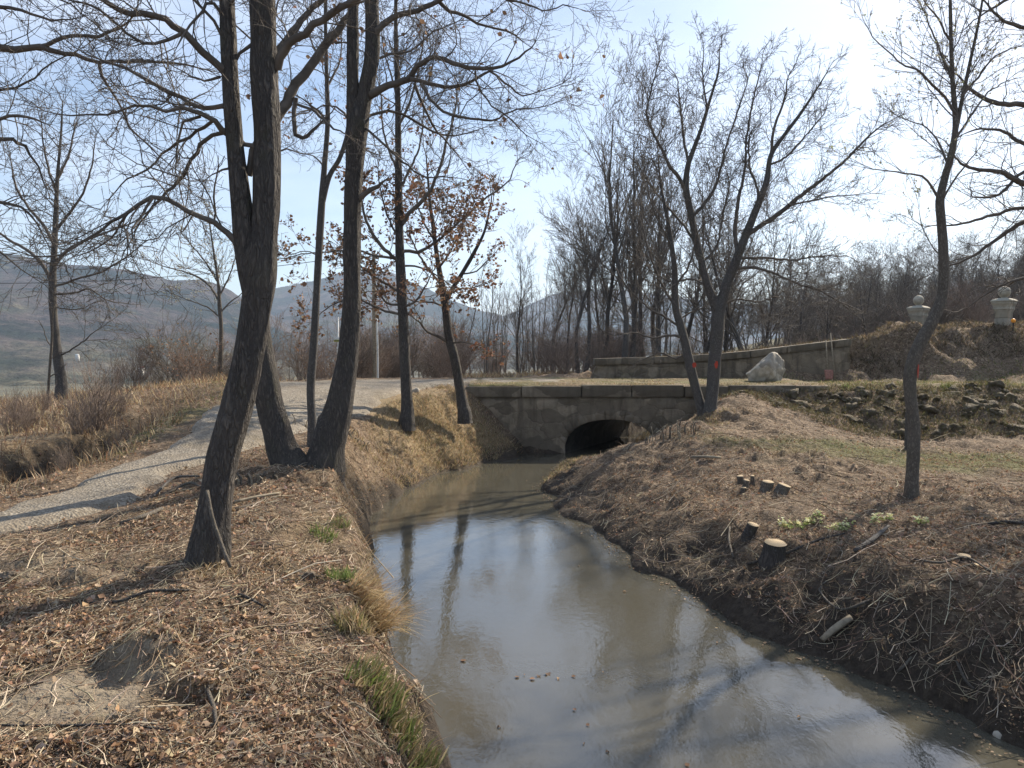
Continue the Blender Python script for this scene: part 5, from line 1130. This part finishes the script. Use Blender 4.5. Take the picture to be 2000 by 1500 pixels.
for i in range(80):
    px = rnd(880, 1560); D = rnd(31, 60); bg_at(random.choice(SLIM), px, D, rnd(500, 600) - (50 if px > 1250 else 0), 6.2, LBT, 'young_tree', 'slim trees in the thicket behind the bridge')
for i in range(16):
    px = rnd(560, 900); D = rnd(34, 60); bg_at(random.choice(SLIM), px, D, rnd(585, 640), 6.2, 'slim bare tree in the brush behind the utility pole', 'young_tree', 'slim trees in the brush behind the utility pole')
# the dark wood on the right
WLB = 'bare tree of the dark wood behind the gate piers at right'
for i in range(135):
    px = 1440 + 760 * random.random() ** .85; D = rnd(38, 85); t_ = (px - 1440) / 560
    top = np.interp(px, [1440, 1500, 1560, 1650, 1750, 1850, 2000, 2200], [600, 562, 545, 522, 503, 492, 478, 460]) + rnd(-8, 50)
    bg_at(random.choice(OAKS + TALL[:2]), px, D, top, 7.9, WLB, 'woodland_tree', 'trees of the dark wood at right')
for i in range(85):
    px = rnd(1480, 2150); D = rnd(52, 80); bg_at(random.choice(OAKS), px, D, rnd(530, 600), 7.9, WLB, 'woodland_tree', 'trees of the dark wood at right')
# shrubs
SHR = [shrub(200 + i, 2.0, 26, M['twig_red'], 60 if i % 2 else 0) for i in range(4)]; SHG = [shrub(220 + i, 1.8, 30, M['twig_grey'], 0, .8) for i in range(3)]; SHL = [shrub(240 + i, 1.6, 26, M['twig_red'], 380, .8) for i in range(2)]
WH = [shrub(260 + i, 1.3, 34, M['twig_red'], 0, .5, True) for i in range(3)]
def place_shrub(tp, X, Y, s, label, group, sz=None):
    e_ = bpy.data.objects.new('shrub', None); COL.objects.link(e_); e_.location = (X, Y, G(X, Y)); e_.scale = (s, s, sz or s); e_.rotation_euler = (0, 0, rnd(0, 6.28)); tag(e_, label, 'shrub', group)
    for p in tp:
        if p: c_ = p.copy(); COL.objects.link(c_); c_.parent = e_
    return e_
random.seed(51)
for i in range(62):
    Y = rnd(27.5, 50); X = rnd(-7, 16) * Y / 34
    if abs(X - (6 + (Y - 27) * .5)) < 1.5 and Y < 33: continue
    place_shrub(random.choice(SHR + SHG[:1]), X, Y, rnd(.8, 1.5), 'red-brown bare shrub in the thicket behind the bridge', 'shrubs of the thicket behind the bridge')
for i in range(60):
    Y = rnd(34, 62); X = (rnd(1500, 2150) - 1000) / FPX * Y
    place_shrub(random.choice(SHG + SHR[:1]), X, Y, rnd(1.0, 1.7), 'dark understorey shrub in the wood at right', 'understorey shrubs of the wood at right')
for i in range(13):
    px = rnd(540, 900); Y = rnd(26.5, 36); place_shrub(random.choice(SHR + SHG), (px - 1000) / FPX * Y, Y, rnd(.6, 1.05), 'brown brush beside the road in front of the far hill', 'brush along the back of the road')
for (px, Y, s_, lb, tp) in [(375, 21, .95, 'round reddish bush still holding dry leaves on the mound beside the road', SHL[0]), (345, 22.5, 1.15, 'taller grey wispy bush behind the round reddish bush', SHG[0]), (225, 19.5, .75, 'brown bush right of the dark bare tree at far left', WH[0]), (185, 14.2, 1.05, 'thin upright brush on the rim of the hollow at left', WH[1]), (255, 21.5, .8, 'second brown bush right of the dark bare tree, further back', SHR[0]),
                           (30, 15, .5, 'low brown brush at the left edge below the hill', WH[2]), (420, 23, .7, 'low grey bush at the foot of the budding tree', SHG[1]), (300, 24, .6, 'grey bush behind the mound between the brown and reddish bushes', SHG[2]), (640, 24.5, .6, 'low leafy bush below the small sign', SHL[1]), (590, 25.5, .9, 'brown bush between the near oak and the slender tree', SHR[1])]:
    place_shrub(tp, (px - 1000) / FPX * Y, Y, s_, lb, None)
for i in range(26):
    px = rnd(-150, 330); Y = rnd(10.5, 17); X = (px - 1000) / FPX * Y
    if poly_sd(np.array(X), np.array(Y), ROAD) < .5: continue
    place_shrub(random.choice(WH), X, Y, rnd(.3, .62), 'knee-high dry brush in the rough ground left of the track', 'dry brush left of the track')
for i in range(24):
    px = rnd(300, 620); Y = rnd(28, 70); place_shrub(random.choice(SHG + SHR), (px - 1000) / FPX * Y, Y, rnd(.8, 1.6), 'far grey bush on the slope dropping toward the valley', 'bushes on the slope toward the valley')
for i in range(40):
    Y = rnd(60, 330); X = -rnd(.1, .85) * Y; place_tree(random.choice(OAKS), X, Y, rnd(.35, .8), 'valley_tree', 'small distant tree on the valley floor at left', 'trees scattered on the valley floor')

# ------------------------------------------------------------------ hills
def ridge(name, D0, depth, prof, label, foot=-25, seed=0, res=260, rough=10, shape=.85):
    """hill whose crest, seen from afar, follows prof [(px,py)]; a real sloping body from D0 (foot) to D0+depth (crest)"""
    pxs = np.linspace(prof[0][0], prof[-1][0], res); pys = np.interp(pxs, [p[0] for p in prof], [p[1] for p in prof]); rows = []; n = 70; low = []
    for j in range(n):
        t = j / (n - 1); u = t * 1.25; D = D0 + depth * u; X = (pxs - 1000) / FPX * D; Dc = D0 + depth; zc = CAM_H + (HOR - pys) / FPX * Dc
        prof_t = np.sin(np.clip(u, 0, 1) * math.pi / 2) ** shape if u <= 1 else 1 - (u - 1) * 1.2
        spur = fbm(X * .0032, D * .0016 + X * 0, oct=4, s=300 + seed)
        e0_ = (foot - CAM_H) / D0; e1_ = (zc - CAM_H) / Dc; z = (CAM_H + D * (e0_ + (e1_ - e0_) * min(u, 1) ** shape)) * (1 if u <= 1 else prof_t) + rough * 2.2 * spur * min(1, 4 * u * (1.0 - min(u, 1.0))) + rough * .22 * fbm(X * .02, D * .02 + X * 0, oct=3, s=310 + seed) * (.3 + .7 * min(1, u * 3)) + 1.6 * fbm(X * .11, D * .11 + X * 0, oct=2, s=320 + seed)
        rows.append(np.stack([X, np.full(res, D), z], -1)); low.append(np.clip(1 - (z - foot) / 42 + .5 * fbm(X * .006, D * .006 + X * 0, oct=3, s=330 + seed), 0, 1))
    V = np.stack(rows); I = np.arange(n * res).reshape(n, res)
    o = mesh_np(name, V.reshape(-1, 3), np.stack([I[:-1, :-1], I[:-1, 1:], I[1:, 1:], I[1:, :-1]], -1).reshape(-1, 4), M['hill'], None, True, attrs={'low': np.stack(low)}); tag(o, label, 'hill', kind='structure'); return o
ridge('hill', 520, 900, [(-1500, 470), (-600, 455), (-200, 480), (0, 492), (60, 504), (130, 515), (200, 521), (250, 527), (330, 545), (400, 547), (440, 560), (480, 585), (540, 620), (620, 668), (700, 700), (800, 730)], 'long wooded hill with pale patches rising at left', seed=1, rough=9)
ridge('hill', 1000, 1300, [(60, 640), (200, 600), (380, 590), (470, 580), (530, 566), (560, 560), (610, 549), (650, 537), (690, 529), (720, 528), (765, 534), (800, 548), (850, 572), (900, 592), (940, 606), (985, 618), (1060, 650), (1200, 690)], 'dark wooded peak in the middle distance behind the straight leafy oak', seed=2, rough=12)
ridge('hill', 1500, 1500, [(780, 650), (900, 630), (985, 617), (1010, 606), (1040, 592), (1085, 574), (1130, 566), (1180, 564), (1260, 572), (1400, 590), (1600, 600), (2200, 620)], 'pale hazy hill farthest away behind the bridge thicket', seed=3, rough=10)
# houses in the valley
def house(px, py, D, s, label, roofc, wallc=(.7, .68, .62)):
    x_, y_, z_ = at(px, py, D); e_ = empty('house', (x_, D, z_), label, 'house', None, rnd(0, 1.5)); V, F_ = box_arr(-s, s, -.7 * s, .7 * s, -3 * s, .9 * s); wm = plain('render_' + str(px), wallc, .8, .05, 3, 0)
    mesh_np('wall', V, F_, wm, e_, False); V = np.array([(-1.1 * s, -.8 * s, .9 * s), (1.1 * s, -.8 * s, .9 * s), (1.1 * s, .8 * s, .9 * s), (-1.1 * s, .8 * s, .9 * s), (-1.1 * s, 0, 1.45 * s), (1.1 * s, 0, 1.45 * s)])
    mesh_np('roof', V, [np.array([(0, 1, 5, 4), (2, 3, 4, 5), (0, 3, 2, 1)]), np.array([(0, 4, 3), (1, 2, 5)])], plain('roof_' + str(px), roofc, .8, .1, 3, 0), e_, False)
house(151, 696, 640, 1.3, 'tiny white house alone on the lower slope right of the dark bare tree', (.7, .7, .68), (.5, .48, .44))
house(276, 722, 520, 1.5, 'tiny red-roofed house in the valley above the brown bushes', (.4, .12, .07))
house(443, 708, 620, 2.2, 'leftmost pale house of the hamlet behind the budding tree', (.35, .25, .2)); house(452, 711, 600, 2.0, 'rightmost pale house of the hamlet behind the budding tree', (.4, .35, .3))

# ------------------------------------------------------------------ litter and grass
def scatter(n, dmin, dmax, az0=-44, az1=44, power=.5):
    """points around the viewpoint's surroundings, denser near"""
    D = dmin * (dmax / dmin) ** (rng.random(n) ** (1 / (1 + power))); A = np.radians(rng.uniform(az0, az1, n)); return D * np.sin(A), D * np.cos(A)
SANDXY = bp(130, 1385, .95)
def land(x, y, roadok=.0, sdmin=.03):
    sr = poly_sd(x, y, ROAD); sc_ = poly_sd(x, y, creek); z = hz(x, y)
    k = (sc_ > sdmin) & (z > .03) & ~((x > -1.15) & (x < 8.2) & (y > BY0 - .05) & (y < BY1)) & ((sr > .1) | (rng.random(len(x)) < roadok)) & ~((y > 24.2) & (y < 25) & (x > 2.2) & (x < 10.8))
    sx, sy = SANDXY; k &= (np.hypot((x - sx) / .48, (y - sy) / .36) + .3 * fbm(x * 3, y * 3, oct=3, s=460) > .8) | (rng.random(len(x)) < .2)
    return k, z, sc_
def right_of(x, y): return x > np.interp(y, [p[1] for p in lw], [p[0] for p in lw]) + .9
LIT = [(.38, .25, .16), (.31, .195, .12), (.40, .29, .195), (.22, .145, .092), (.46, .355, .25), (.32, .21, .135), (.15, .10, .065), (.34, .20, .12)]
def leaves(name, n, size, label, cat, dmin, dmax, pal, flat=.45, power=.5, roadok=.02, sandfree=True, water=False):
    x, y = scatter(n, dmin, dmax, power=power); k, z, sc_ = land(x, y, np.where(poly_sd(x, y, ROAD) > -.45, .35, roadok))
    sx, sy = bp(120, 1385, .95); d = np.hypot((x - sx) / .55, (y - sy) / .42); k &= (d > 1) | (rng.random(len(x)) < .12)
    clump = fbm(x * 1.2, y * 1.2, oct=3, s=400) - .75 * (right_of(x, y) & (sc_ < .95)); k &= rng.random(len(x)) < np.clip(.62 + .9 * clump, .05, 1)
    x, y, z = x[k], y[k], z[k]; P = np.stack([x, y, z + .012 + rng.random(len(x)) * .015], 1); sz = size * (1 + 0 * y)
    V, F3, C = leaf_geo(P, sz, palette(len(x), pal), flat); o = mesh_np(name, V, F3, M['leaf'], None, False, C); tag(o, label, cat, kind='stuff'); return o
leaves('leaf_litter', 60000, .042, 'curled brown oak leaves strewn over both banks', 'dead leaves', 2.4, 22, LIT, .75)
leaves('leaf_crumbs', 260000, .017, 'small crumbs of leaf and bark covering the ground', 'leaf litter', 2.4, 16, LIT + [(.42, .34, .26), (.06, .04, .03)], .8)
def sticks(name, n, dmin, dmax, lmin, lmax, rmin, rmax, label, power=.5, pal=None, tilt=.12, mask=None, sdmin=.0):
    x, y = scatter(n, dmin, dmax, power=power); k, z, sc_ = land(x, y, .01, sdmin)
    if mask is not None: k &= mask(x, y, sc_)
    x, y, z = x[k], y[k], z[k]; m = len(x); L = lmin + (lmax - lmin) * rng.random(m) ** 2.2; a = rng.uniform(0, math.pi, m); tz = rng.normal(0, tilt, m)
    P = np.zeros((m, 4, 4)); bend = rng.normal(0, .12, m) * L
    for i, t in enumerate((-.5, -.17, .17, .5)):
        b_ = bend * (1 - 4 * t * t); X = x + np.cos(a) * L * t - np.sin(a) * b_; Y = y + np.sin(a) * L * t + np.cos(a) * b_; zg = hz(X, Y)
        P[:, i, 0] = X; P[:, i, 1] = Y; P[:, i, 2] = np.maximum(zg, z) * .6 + zg * .4 + .012 + (t + .5) * L * np.abs(tz) * .8; P[:, i, 3] = (rmin + (rmax - rmin) * (L - lmin) / (lmax - lmin)) * (1.15 - .5 * (t + .5)) * (.8 + .4 * rng.random(m))
    T = Tubes(); T.b[(4, 3)] = list(P); V, F_ = T.arrays(); C = np.repeat(palette(m, pal or [(.24, .18, .12), (.16, .11, .075), (.38, .31, .22), (.10, .07, .048), (.50, .42, .31)]), 12, 0)
    o = mesh_np(name, V, F_, M['stick'], None, True, C); tag(o, label, 'twigs', kind='stuff'); return o
sticks('twig_litter', 52000, 2.4, 19, .03, .26, .0012, .0034, 'fine broken twigs scattered among the dead leaves')
sticks('straw_litter', 60000, 2.4, 12, .02, .12, .0010, .0022, 'short pale straw bits matted into the litter', pal=[(.40, .32, .22), (.30, .23, .155), (.48, .40, .29), (.24, .18, .12)], tilt=.25, mask=lambda x, y, s: ~right_of(x, y) | (rng.random(len(x)) < .4))
sticks('stick_litter', 2600, 2.6, 19, .15, .6, .002, .006, 'longer grey sticks left by the clearing work', tilt=.25, mask=lambda x, y, s: (right_of(x, y) & (y > 4.5)) | ((rng.random(len(x)) < .35) & (y > 4.8)))
sticks('bank_roots', 5200, 3.5, 17, .08, .42, .002, .005, 'roots and twigs tangled in the dark muddy face of the right bank', tilt=.6, mask=lambda x, y, s: right_of(x, y) & (s < 1.3), pal=[(.12, .085, .06), (.07, .05, .037), (.26, .21, .15), (.05, .04, .03)])
def blades(name, x, y, z, h, wd, pal, label, lean=.35, laz=None, cat='grass', kind='stuff', parent=None, loc=None, flop=.4):
    n = len(x); a = rng.uniform(0, 2 * math.pi, n) if laz is None else laz + rng.normal(0, .5, n); f = rng.uniform(0, 2 * math.pi, n); ln = np.abs(rng.normal(lean, .25, n)); hh = h * rng.uniform(.45, 1.25, n)
    e = np.stack([np.cos(f), np.sin(f), 0 * f], 1) * (wd * rng.uniform(.6, 1.3, n))[:, None]; d = np.stack([np.cos(a), np.sin(a), 0 * a], 1)
    B = np.stack([x, y, z - .01], 1); c1, s1 = np.cos(ln), np.sin(ln); Mi = B + d * (hh * .5 * s1)[:, None] + np.array([0, 0, 1]) * (hh * .5 * c1)[:, None]
    l2 = ln + flop * 1.6 * rng.random(n); Ti = Mi + d * (hh * .5 * np.sin(l2))[:, None] + np.array([0, 0, 1]) * (hh * .5 * np.cos(l2))[:, None]
    V = np.stack([B - e, B + e, Mi - e * .8, Mi + e * .8, Ti], 1).reshape(-1, 3); b = (np.arange(n) * 5)[:, None]
    C = np.repeat(palette(n, pal), 5, 0); o = mesh_np(name, V, [np.concatenate([b + [0, 1, 3, 2]]), np.concatenate([b + [2, 3, 4]])], M['blade'], parent, False, C, loc=loc)
    if parent is None or kind is None: pass
    if parent is None: tag(o, label, cat, kind=kind)
    return o
STR = [(.42, .32, .19), (.33, .24, .14), (.52, .42, .27), (.24, .17, .10), (.38, .29, .17)]; GRN = [(.15, .20, .06), (.20, .25, .08), (.11, .15, .045), (.25, .26, .11)]; OLV = [(.20, .185, .08), (.26, .23, .12), (.15, .15, .06), (.32, .26, .15)]
def region(n, x0, x1, y0, y1, f, roadclear=.05):
    x = rng.uniform(x0, x1, n); y = rng.uniform(y0, y1, n); k, z, s_ = land(x, y, 0, .0); k &= (poly_sd(x, y, ROAD) > roadclear) & (rng.random(n) < f(x, y, s_)); return x[k], y[k], z[k]
def bl(x, y, cx, cy, rx, ry, s=0): return np.clip(1.25 - np.hypot((x - cx) / rx, (y - cy) / ry) + .5 * fbm(x * 1.6, y * 1.6, oct=3, s=420 + s), 0, 1)
# straw on the hump left of the bridge
x, y, z = region(90000, -4.2, 1.2, 13.2, 20.3, lambda x, y, s: np.clip(bl(x, y, -1.4, 17.4, 2.1, 2.6), 0, 1) * (~right_of(x, y)))
blades('dry_grass', x, y, z, .11, .006, STR + OLV[:1], 'dry straw-coloured grass on the hump left of the bridge', .5)
x, y, z = region(60000, -6, 1.0, 3, 19.9, lambda x, y, s: (~right_of(x, y)) * (s < .38) * (.22 + .6 * sstep(12, 16, y)) * np.clip(.6 + .7 * fbm(x * 1.5, y * 1.5, oct=2, s=431), 0, 1))
blades('bank_grass', x, y, z, .17, .005, STR, 'dry grass hanging over the left bank edge along the water', .9, laz=np.zeros(len(x)))
x, y, z = region(26000, -16, -4, 9, 24, lambda x, y, s: np.clip(.55 + .7 * fbm(x * .8, y * .8, oct=3, s=432), 0, 1) * np.where(y < 12.5, .9, .75))
blades('rough_grass', x, y, z, .26, .008, STR + [(.24, .15, .09), (.20, .12, .08)], 'rough dry grass and weeds in the ground left of the track', .45)
x, y, z = region(22000, -9, -3.5, 11, 20, lambda x, y, s: np.clip(1.3 - np.abs(poly_sd(x, y, ROAD) - .5) / .7, 0, 1) * (x < -3.5 - .15 * (y - 11)) * .8)
blades('verge_grass', x, y, z, .07, .006, OLV + GRN[:1], 'short green verge grass along the far side of the track', .5)
x, y, z = region(42000, 3.5, 13, 11, 17.5, lambda x, y, s: bl(x, y, 8.0, 14.0, 4.2, 1.5, 5) * right_of(x, y))
blades('short_turf', x, y, z, .05, .006, OLV + STR[:2], 'thin greenish turf on the flat ground right of the S-bent tree', .5)
x, y, z = region(34000, -9, 14, 2.5, 16, lambda x, y, s: np.clip(.35 + 1.2 * fbm(x * 1.1, y * 1.1, oct=3, s=440), 0, .8) * np.where(right_of(x, y) & (s < 1.6), .25, 1))
blades('sparse_straw', x, y, z, .09, .0035, STR + OLV[:1], 'sparse dry grass stalks poking through the litter', .8)
# right bank grass strip in front of the arch and on the mound
x, y, z = region(30000, .3, 5.5, 15, 19.98, lambda x, y, s: right_of(x, y) * np.maximum((s < .5) * .9, bl(x, y, 3.6, 17.2, 1.0, .9, 6)))
blades('mound_grass', x, y, z, .10, .006, STR + OLV, 'yellow-green grass on the bank and mound in front of the arch', .6)
# deck, wall top and mound crest
x = rng.uniform(-1, 8.2, 26000); y = rng.uniform(BY0 - .06, BY1, 26000); k = (poly_sd(x, y, ROAD) > -.05) & (rng.random(len(x)) < np.clip(.5 + .8 * fbm(x * 1.2, y * 1.2, oct=3, s=450), .1, 1)); x, y = x[k], y[k]
blades('deck_grass', x, y, x * 0 + 1.80, .06, .007, OLV + STR, 'short grass growing on the bridge roadway', .6)
x = rng.uniform(4.5, 22, 42000); y = rng.uniform(24.3, 28, 42000); k = ((x > 10.6) | (y > 24.75)) & (rng.random(len(x)) < np.clip(.75 + .6 * fbm(x * 1.2, y * 1.2, oct=3, s=451), .1, 1)); x, y = x[k], y[k]; z = hz(x, y); z = np.where(x < 10.7, np.maximum(z, wtop(x) - .03) * (y < 25.1) + z * (y >= 25.1), z)
blades('crest_grass', x, y, z, .17, .011, [(.16, .125, .08), (.11, .085, .055), (.09, .068, .045), (.21, .165, .105), (.11, .098, .055)], 'dry tousled grass along the wall top and the bank below the piers', .7)
x, y, z = region(26000, 8, 20, 19.6, 24.2, lambda x, y, s: np.clip(.6 + .8 * fbm(x * 1.2, y * 1.2, oct=3, s=452), .05, 1))
blades('roadside_grass', x, y, z, .09, .009, OLV + GRN[:1] + STR[:1], 'grass on the road strip above the stone heap', .5)
x, y, z = region(30000, 5, 16, 17, 20.2, lambda x, y, s: .8 * (x - 5 > (19.5 - y) * .9)); z = z + rng.random(len(z)) * .08
blades('heap_grass', x, y, z, .12, .008, [(.15, .14, .06), (.12, .095, .06), (.16, .125, .08), (.09, .075, .042), (.11, .105, .05)], 'dead grass and moss between the heaped stones', .8)
x, y, z = region(16000, -2, 12, 26, 33, lambda x, y, s: .8 + 0 * x)
blades('field_grass', x, y, z, .22, .014, STR + [(.22, .15, .10)], 'tall dry grass behind the bridge road', .5)
# tufts standing out one by one
def tuft(px, py, n, r, h, pal, label, wd=.005, lean=.35, laz=None, rx=1.0):
    x_, y_, z_ = hit(px, py); e_ = empty('grass_tuft', (x_, y_, z_), label, 'grass tuft'); a_ = rng.uniform(0, 6.28, n); q_ = r * np.sqrt(rng.random(n)); X = x_ + q_ * np.cos(a_) * rx; Y = y_ + q_ * np.sin(a_)
    blades('blades', X, Y, np.maximum(hz(X, Y), z_ - .1), h, wd, pal, None, lean, None if laz is None else np.full(n, laz), parent=e_, loc=(x_, y_, z_))
tuft(632, 1050, 160, .12, .10, GRN, 'green tuft farthest up the left bank edge'); tuft(664, 1026, 110, .10, .09, GRN + OLV, 'small green tuft just above and right of the farthest one')
tuft(668, 1135, 240, .11, .12, GRN, 'round green tuft on the left bank beside the dark rounded clod'); tuft(690, 1228, 300, .12, .15, OLV + STR, 'olive and straw tuft behind the overhanging straw tuft')
tuft(715, 1200, 900, .16, .34, [(.42, .32, .19), (.5, .4, .25), (.34, .24, .13)], 'long straw-coloured tuft hanging over the left bank toward the water', .004, 1.0, -.2, .8)
tuft(728, 1345, 420, .17, .13, GRN + OLV + STR[:2], 'bright green tuft nearest above the bottom of the left bank', .005, .4, -.1); tuft(765, 1400, 330, .16, .12, GRN + OLV + STR[:3], 'green tuft on the bank edge just below the brightest one', .005, .5, -.1)
tuft(795, 1462, 420, .17, .13, GRN + OLV + STR[:3], 'green and straw tuft at the bottom edge of the left bank', .005, .5, -.1); tuft(420, 1122, 260, .16, .10, STR, 'dry grass collar in front of the near oak foot', .003, .7); tuft(1660, 762, 200, .22, .16, GRN + OLV, 'green tuft at the road edge right of the boulder', .01, .4)
tuft(1850, 758, 160, .20, .12, GRN, 'green tuft at the road edge near the right side', .01, .4)
# primroses
def primrose(px, py, s, label):
    x_, y_, z_ = hit(px, py); e_ = empty('primrose', (x_, y_, z_), label, 'flowering plant'); n = int(46 * s); a_ = rng.uniform(0, 6.28, n); q_ = .13 * s * np.sqrt(rng.random(n)); X = x_ + 1.5 * q_ * np.cos(a_); Y = y_ + q_ * np.sin(a_); P = np.stack([X, Y, hz(X, Y) + .035], 1)
    V, F3, C = leaf_geo(P, .05, palette(n, [(.30, .36, .12), (.36, .40, .16)], .1), .6); mesh_np('leaves', V, F3, M['leaf'], e_, False, C, loc=(x_, y_, z_))
    m = int(60 * s); i_ = rng.integers(0, n, m); P = P[i_] + np.array([0, 0, .035]) + rng.normal(0, .012, (m, 3)); V, F3, C = leaf_geo(P, .036, palette(m, [(.72, .70, .36), (.78, .74, .45)], .05), .5); mesh_np('flowers', V, F3, M['leaf'], e_, False, C, loc=(x_, y_, z_))
primrose(1548, 1033, 1.0, 'largest pale yellow primrose clump just above the largest stump'); primrose(1590, 1018, .6, 'small primrose clump right of and above the largest clump'); primrose(1640, 1038, .8, 'primrose clump in the middle of the row across the right bank'); primrose(1722, 1018, .7, 'primrose clump nearer the S-bent tree'); primrose(1800, 1026, .5, 'rightmost primrose clump, right of the S-bent tree foot')
# leaves floating on the water
fls = []
for c0 in ((.24, .14, .085), (.17, .10, .06), (.30, .20, .12), (.12, .08, .055)):
    V, F3, C = leaf_geo(np.zeros((1, 3)), .06, np.array([c0]), .12, .3); o_ = mesh_np('floating_leaf', V, F3, M['leaf'], None, False, C); COL.objects.unlink(o_); fls.append(o_)
for i, (px, py) in enumerate([(1122, 1386), (1148, 1416), (1140, 1452), (1186, 1468), (1270, 1478), (1342, 1494), (1178, 1313), (1052, 1320), (1024, 1318), (1010, 1322), (1090, 1325), (1070, 1316), (1040, 1326), (1120, 1321), (1220, 1155), (1130, 1105), (1310, 1150), (905, 1290), (1560, 1400), (975, 1420), (1400, 1255)]):
    x_, y_, _ = atz(px, py, .006); c_ = fls[i % 4].copy(); COL.objects.link(c_); sc_ = rnd(.4, 1.15); c_.location = (x_, y_, .007); c_.scale = (sc_, sc_ * rnd(.6, 1), .6); c_.rotation_euler = (0, 0, rnd(0, 6.3)); tag(c_, 'small brown leaf floating on the murky water', 'leaf', 'leaves floating on the stream')
n = 480; t = rng.random(n) * (len(rw) - 1); i_ = t.astype(int); f_ = t - i_; RWp = np.array(rw); P = RWp[i_] * (1 - f_)[:, None] + RWp[np.minimum(i_ + 1, len(rw) - 1)] * f_[:, None]; P = P + np.stack([-np.abs(rng.normal(0, .13, n)), rng.normal(0, .06, n)], 1)
V, F3, C = leaf_geo(np.column_stack([P, np.full(n, .012)]), .03, palette(n, [(.2, .14, .09), (.13, .09, .06), (.28, .2, .13)]), .15, .15); dr = mesh_np('drift_debris', V, F3, M['leaf'], None, False, C); tag(dr, 'line of leaf scraps drifted along the waterline of the right bank', 'debris', kind='stuff')

# ------------------------------------------------------------------ haze
V, F_ = box_arr(-3600, 3600, -1200, 3900, -60, 265)
hzm = bpy.data.materials.new('haze'); hzm.use_nodes = True; hn = hzm.node_tree; hn.nodes.clear(); ho = hn.nodes.new('ShaderNodeOutputMaterial'); pv = hn.nodes.new('ShaderNodeVolumePrincipled')
pv.inputs['Color'].default_value = (.60, .76, 1, 1); pv.inputs['Density'].default_value = .00019; pv.inputs['Anisotropy'].default_value = .25
hn.links.new(pv.outputs[0], ho.inputs['Volume']); haze = mesh_np('haze', V, F_, hzm, None, False); tag(haze, 'thin blue haze over the valley and hills', 'haze', kind='stuff')
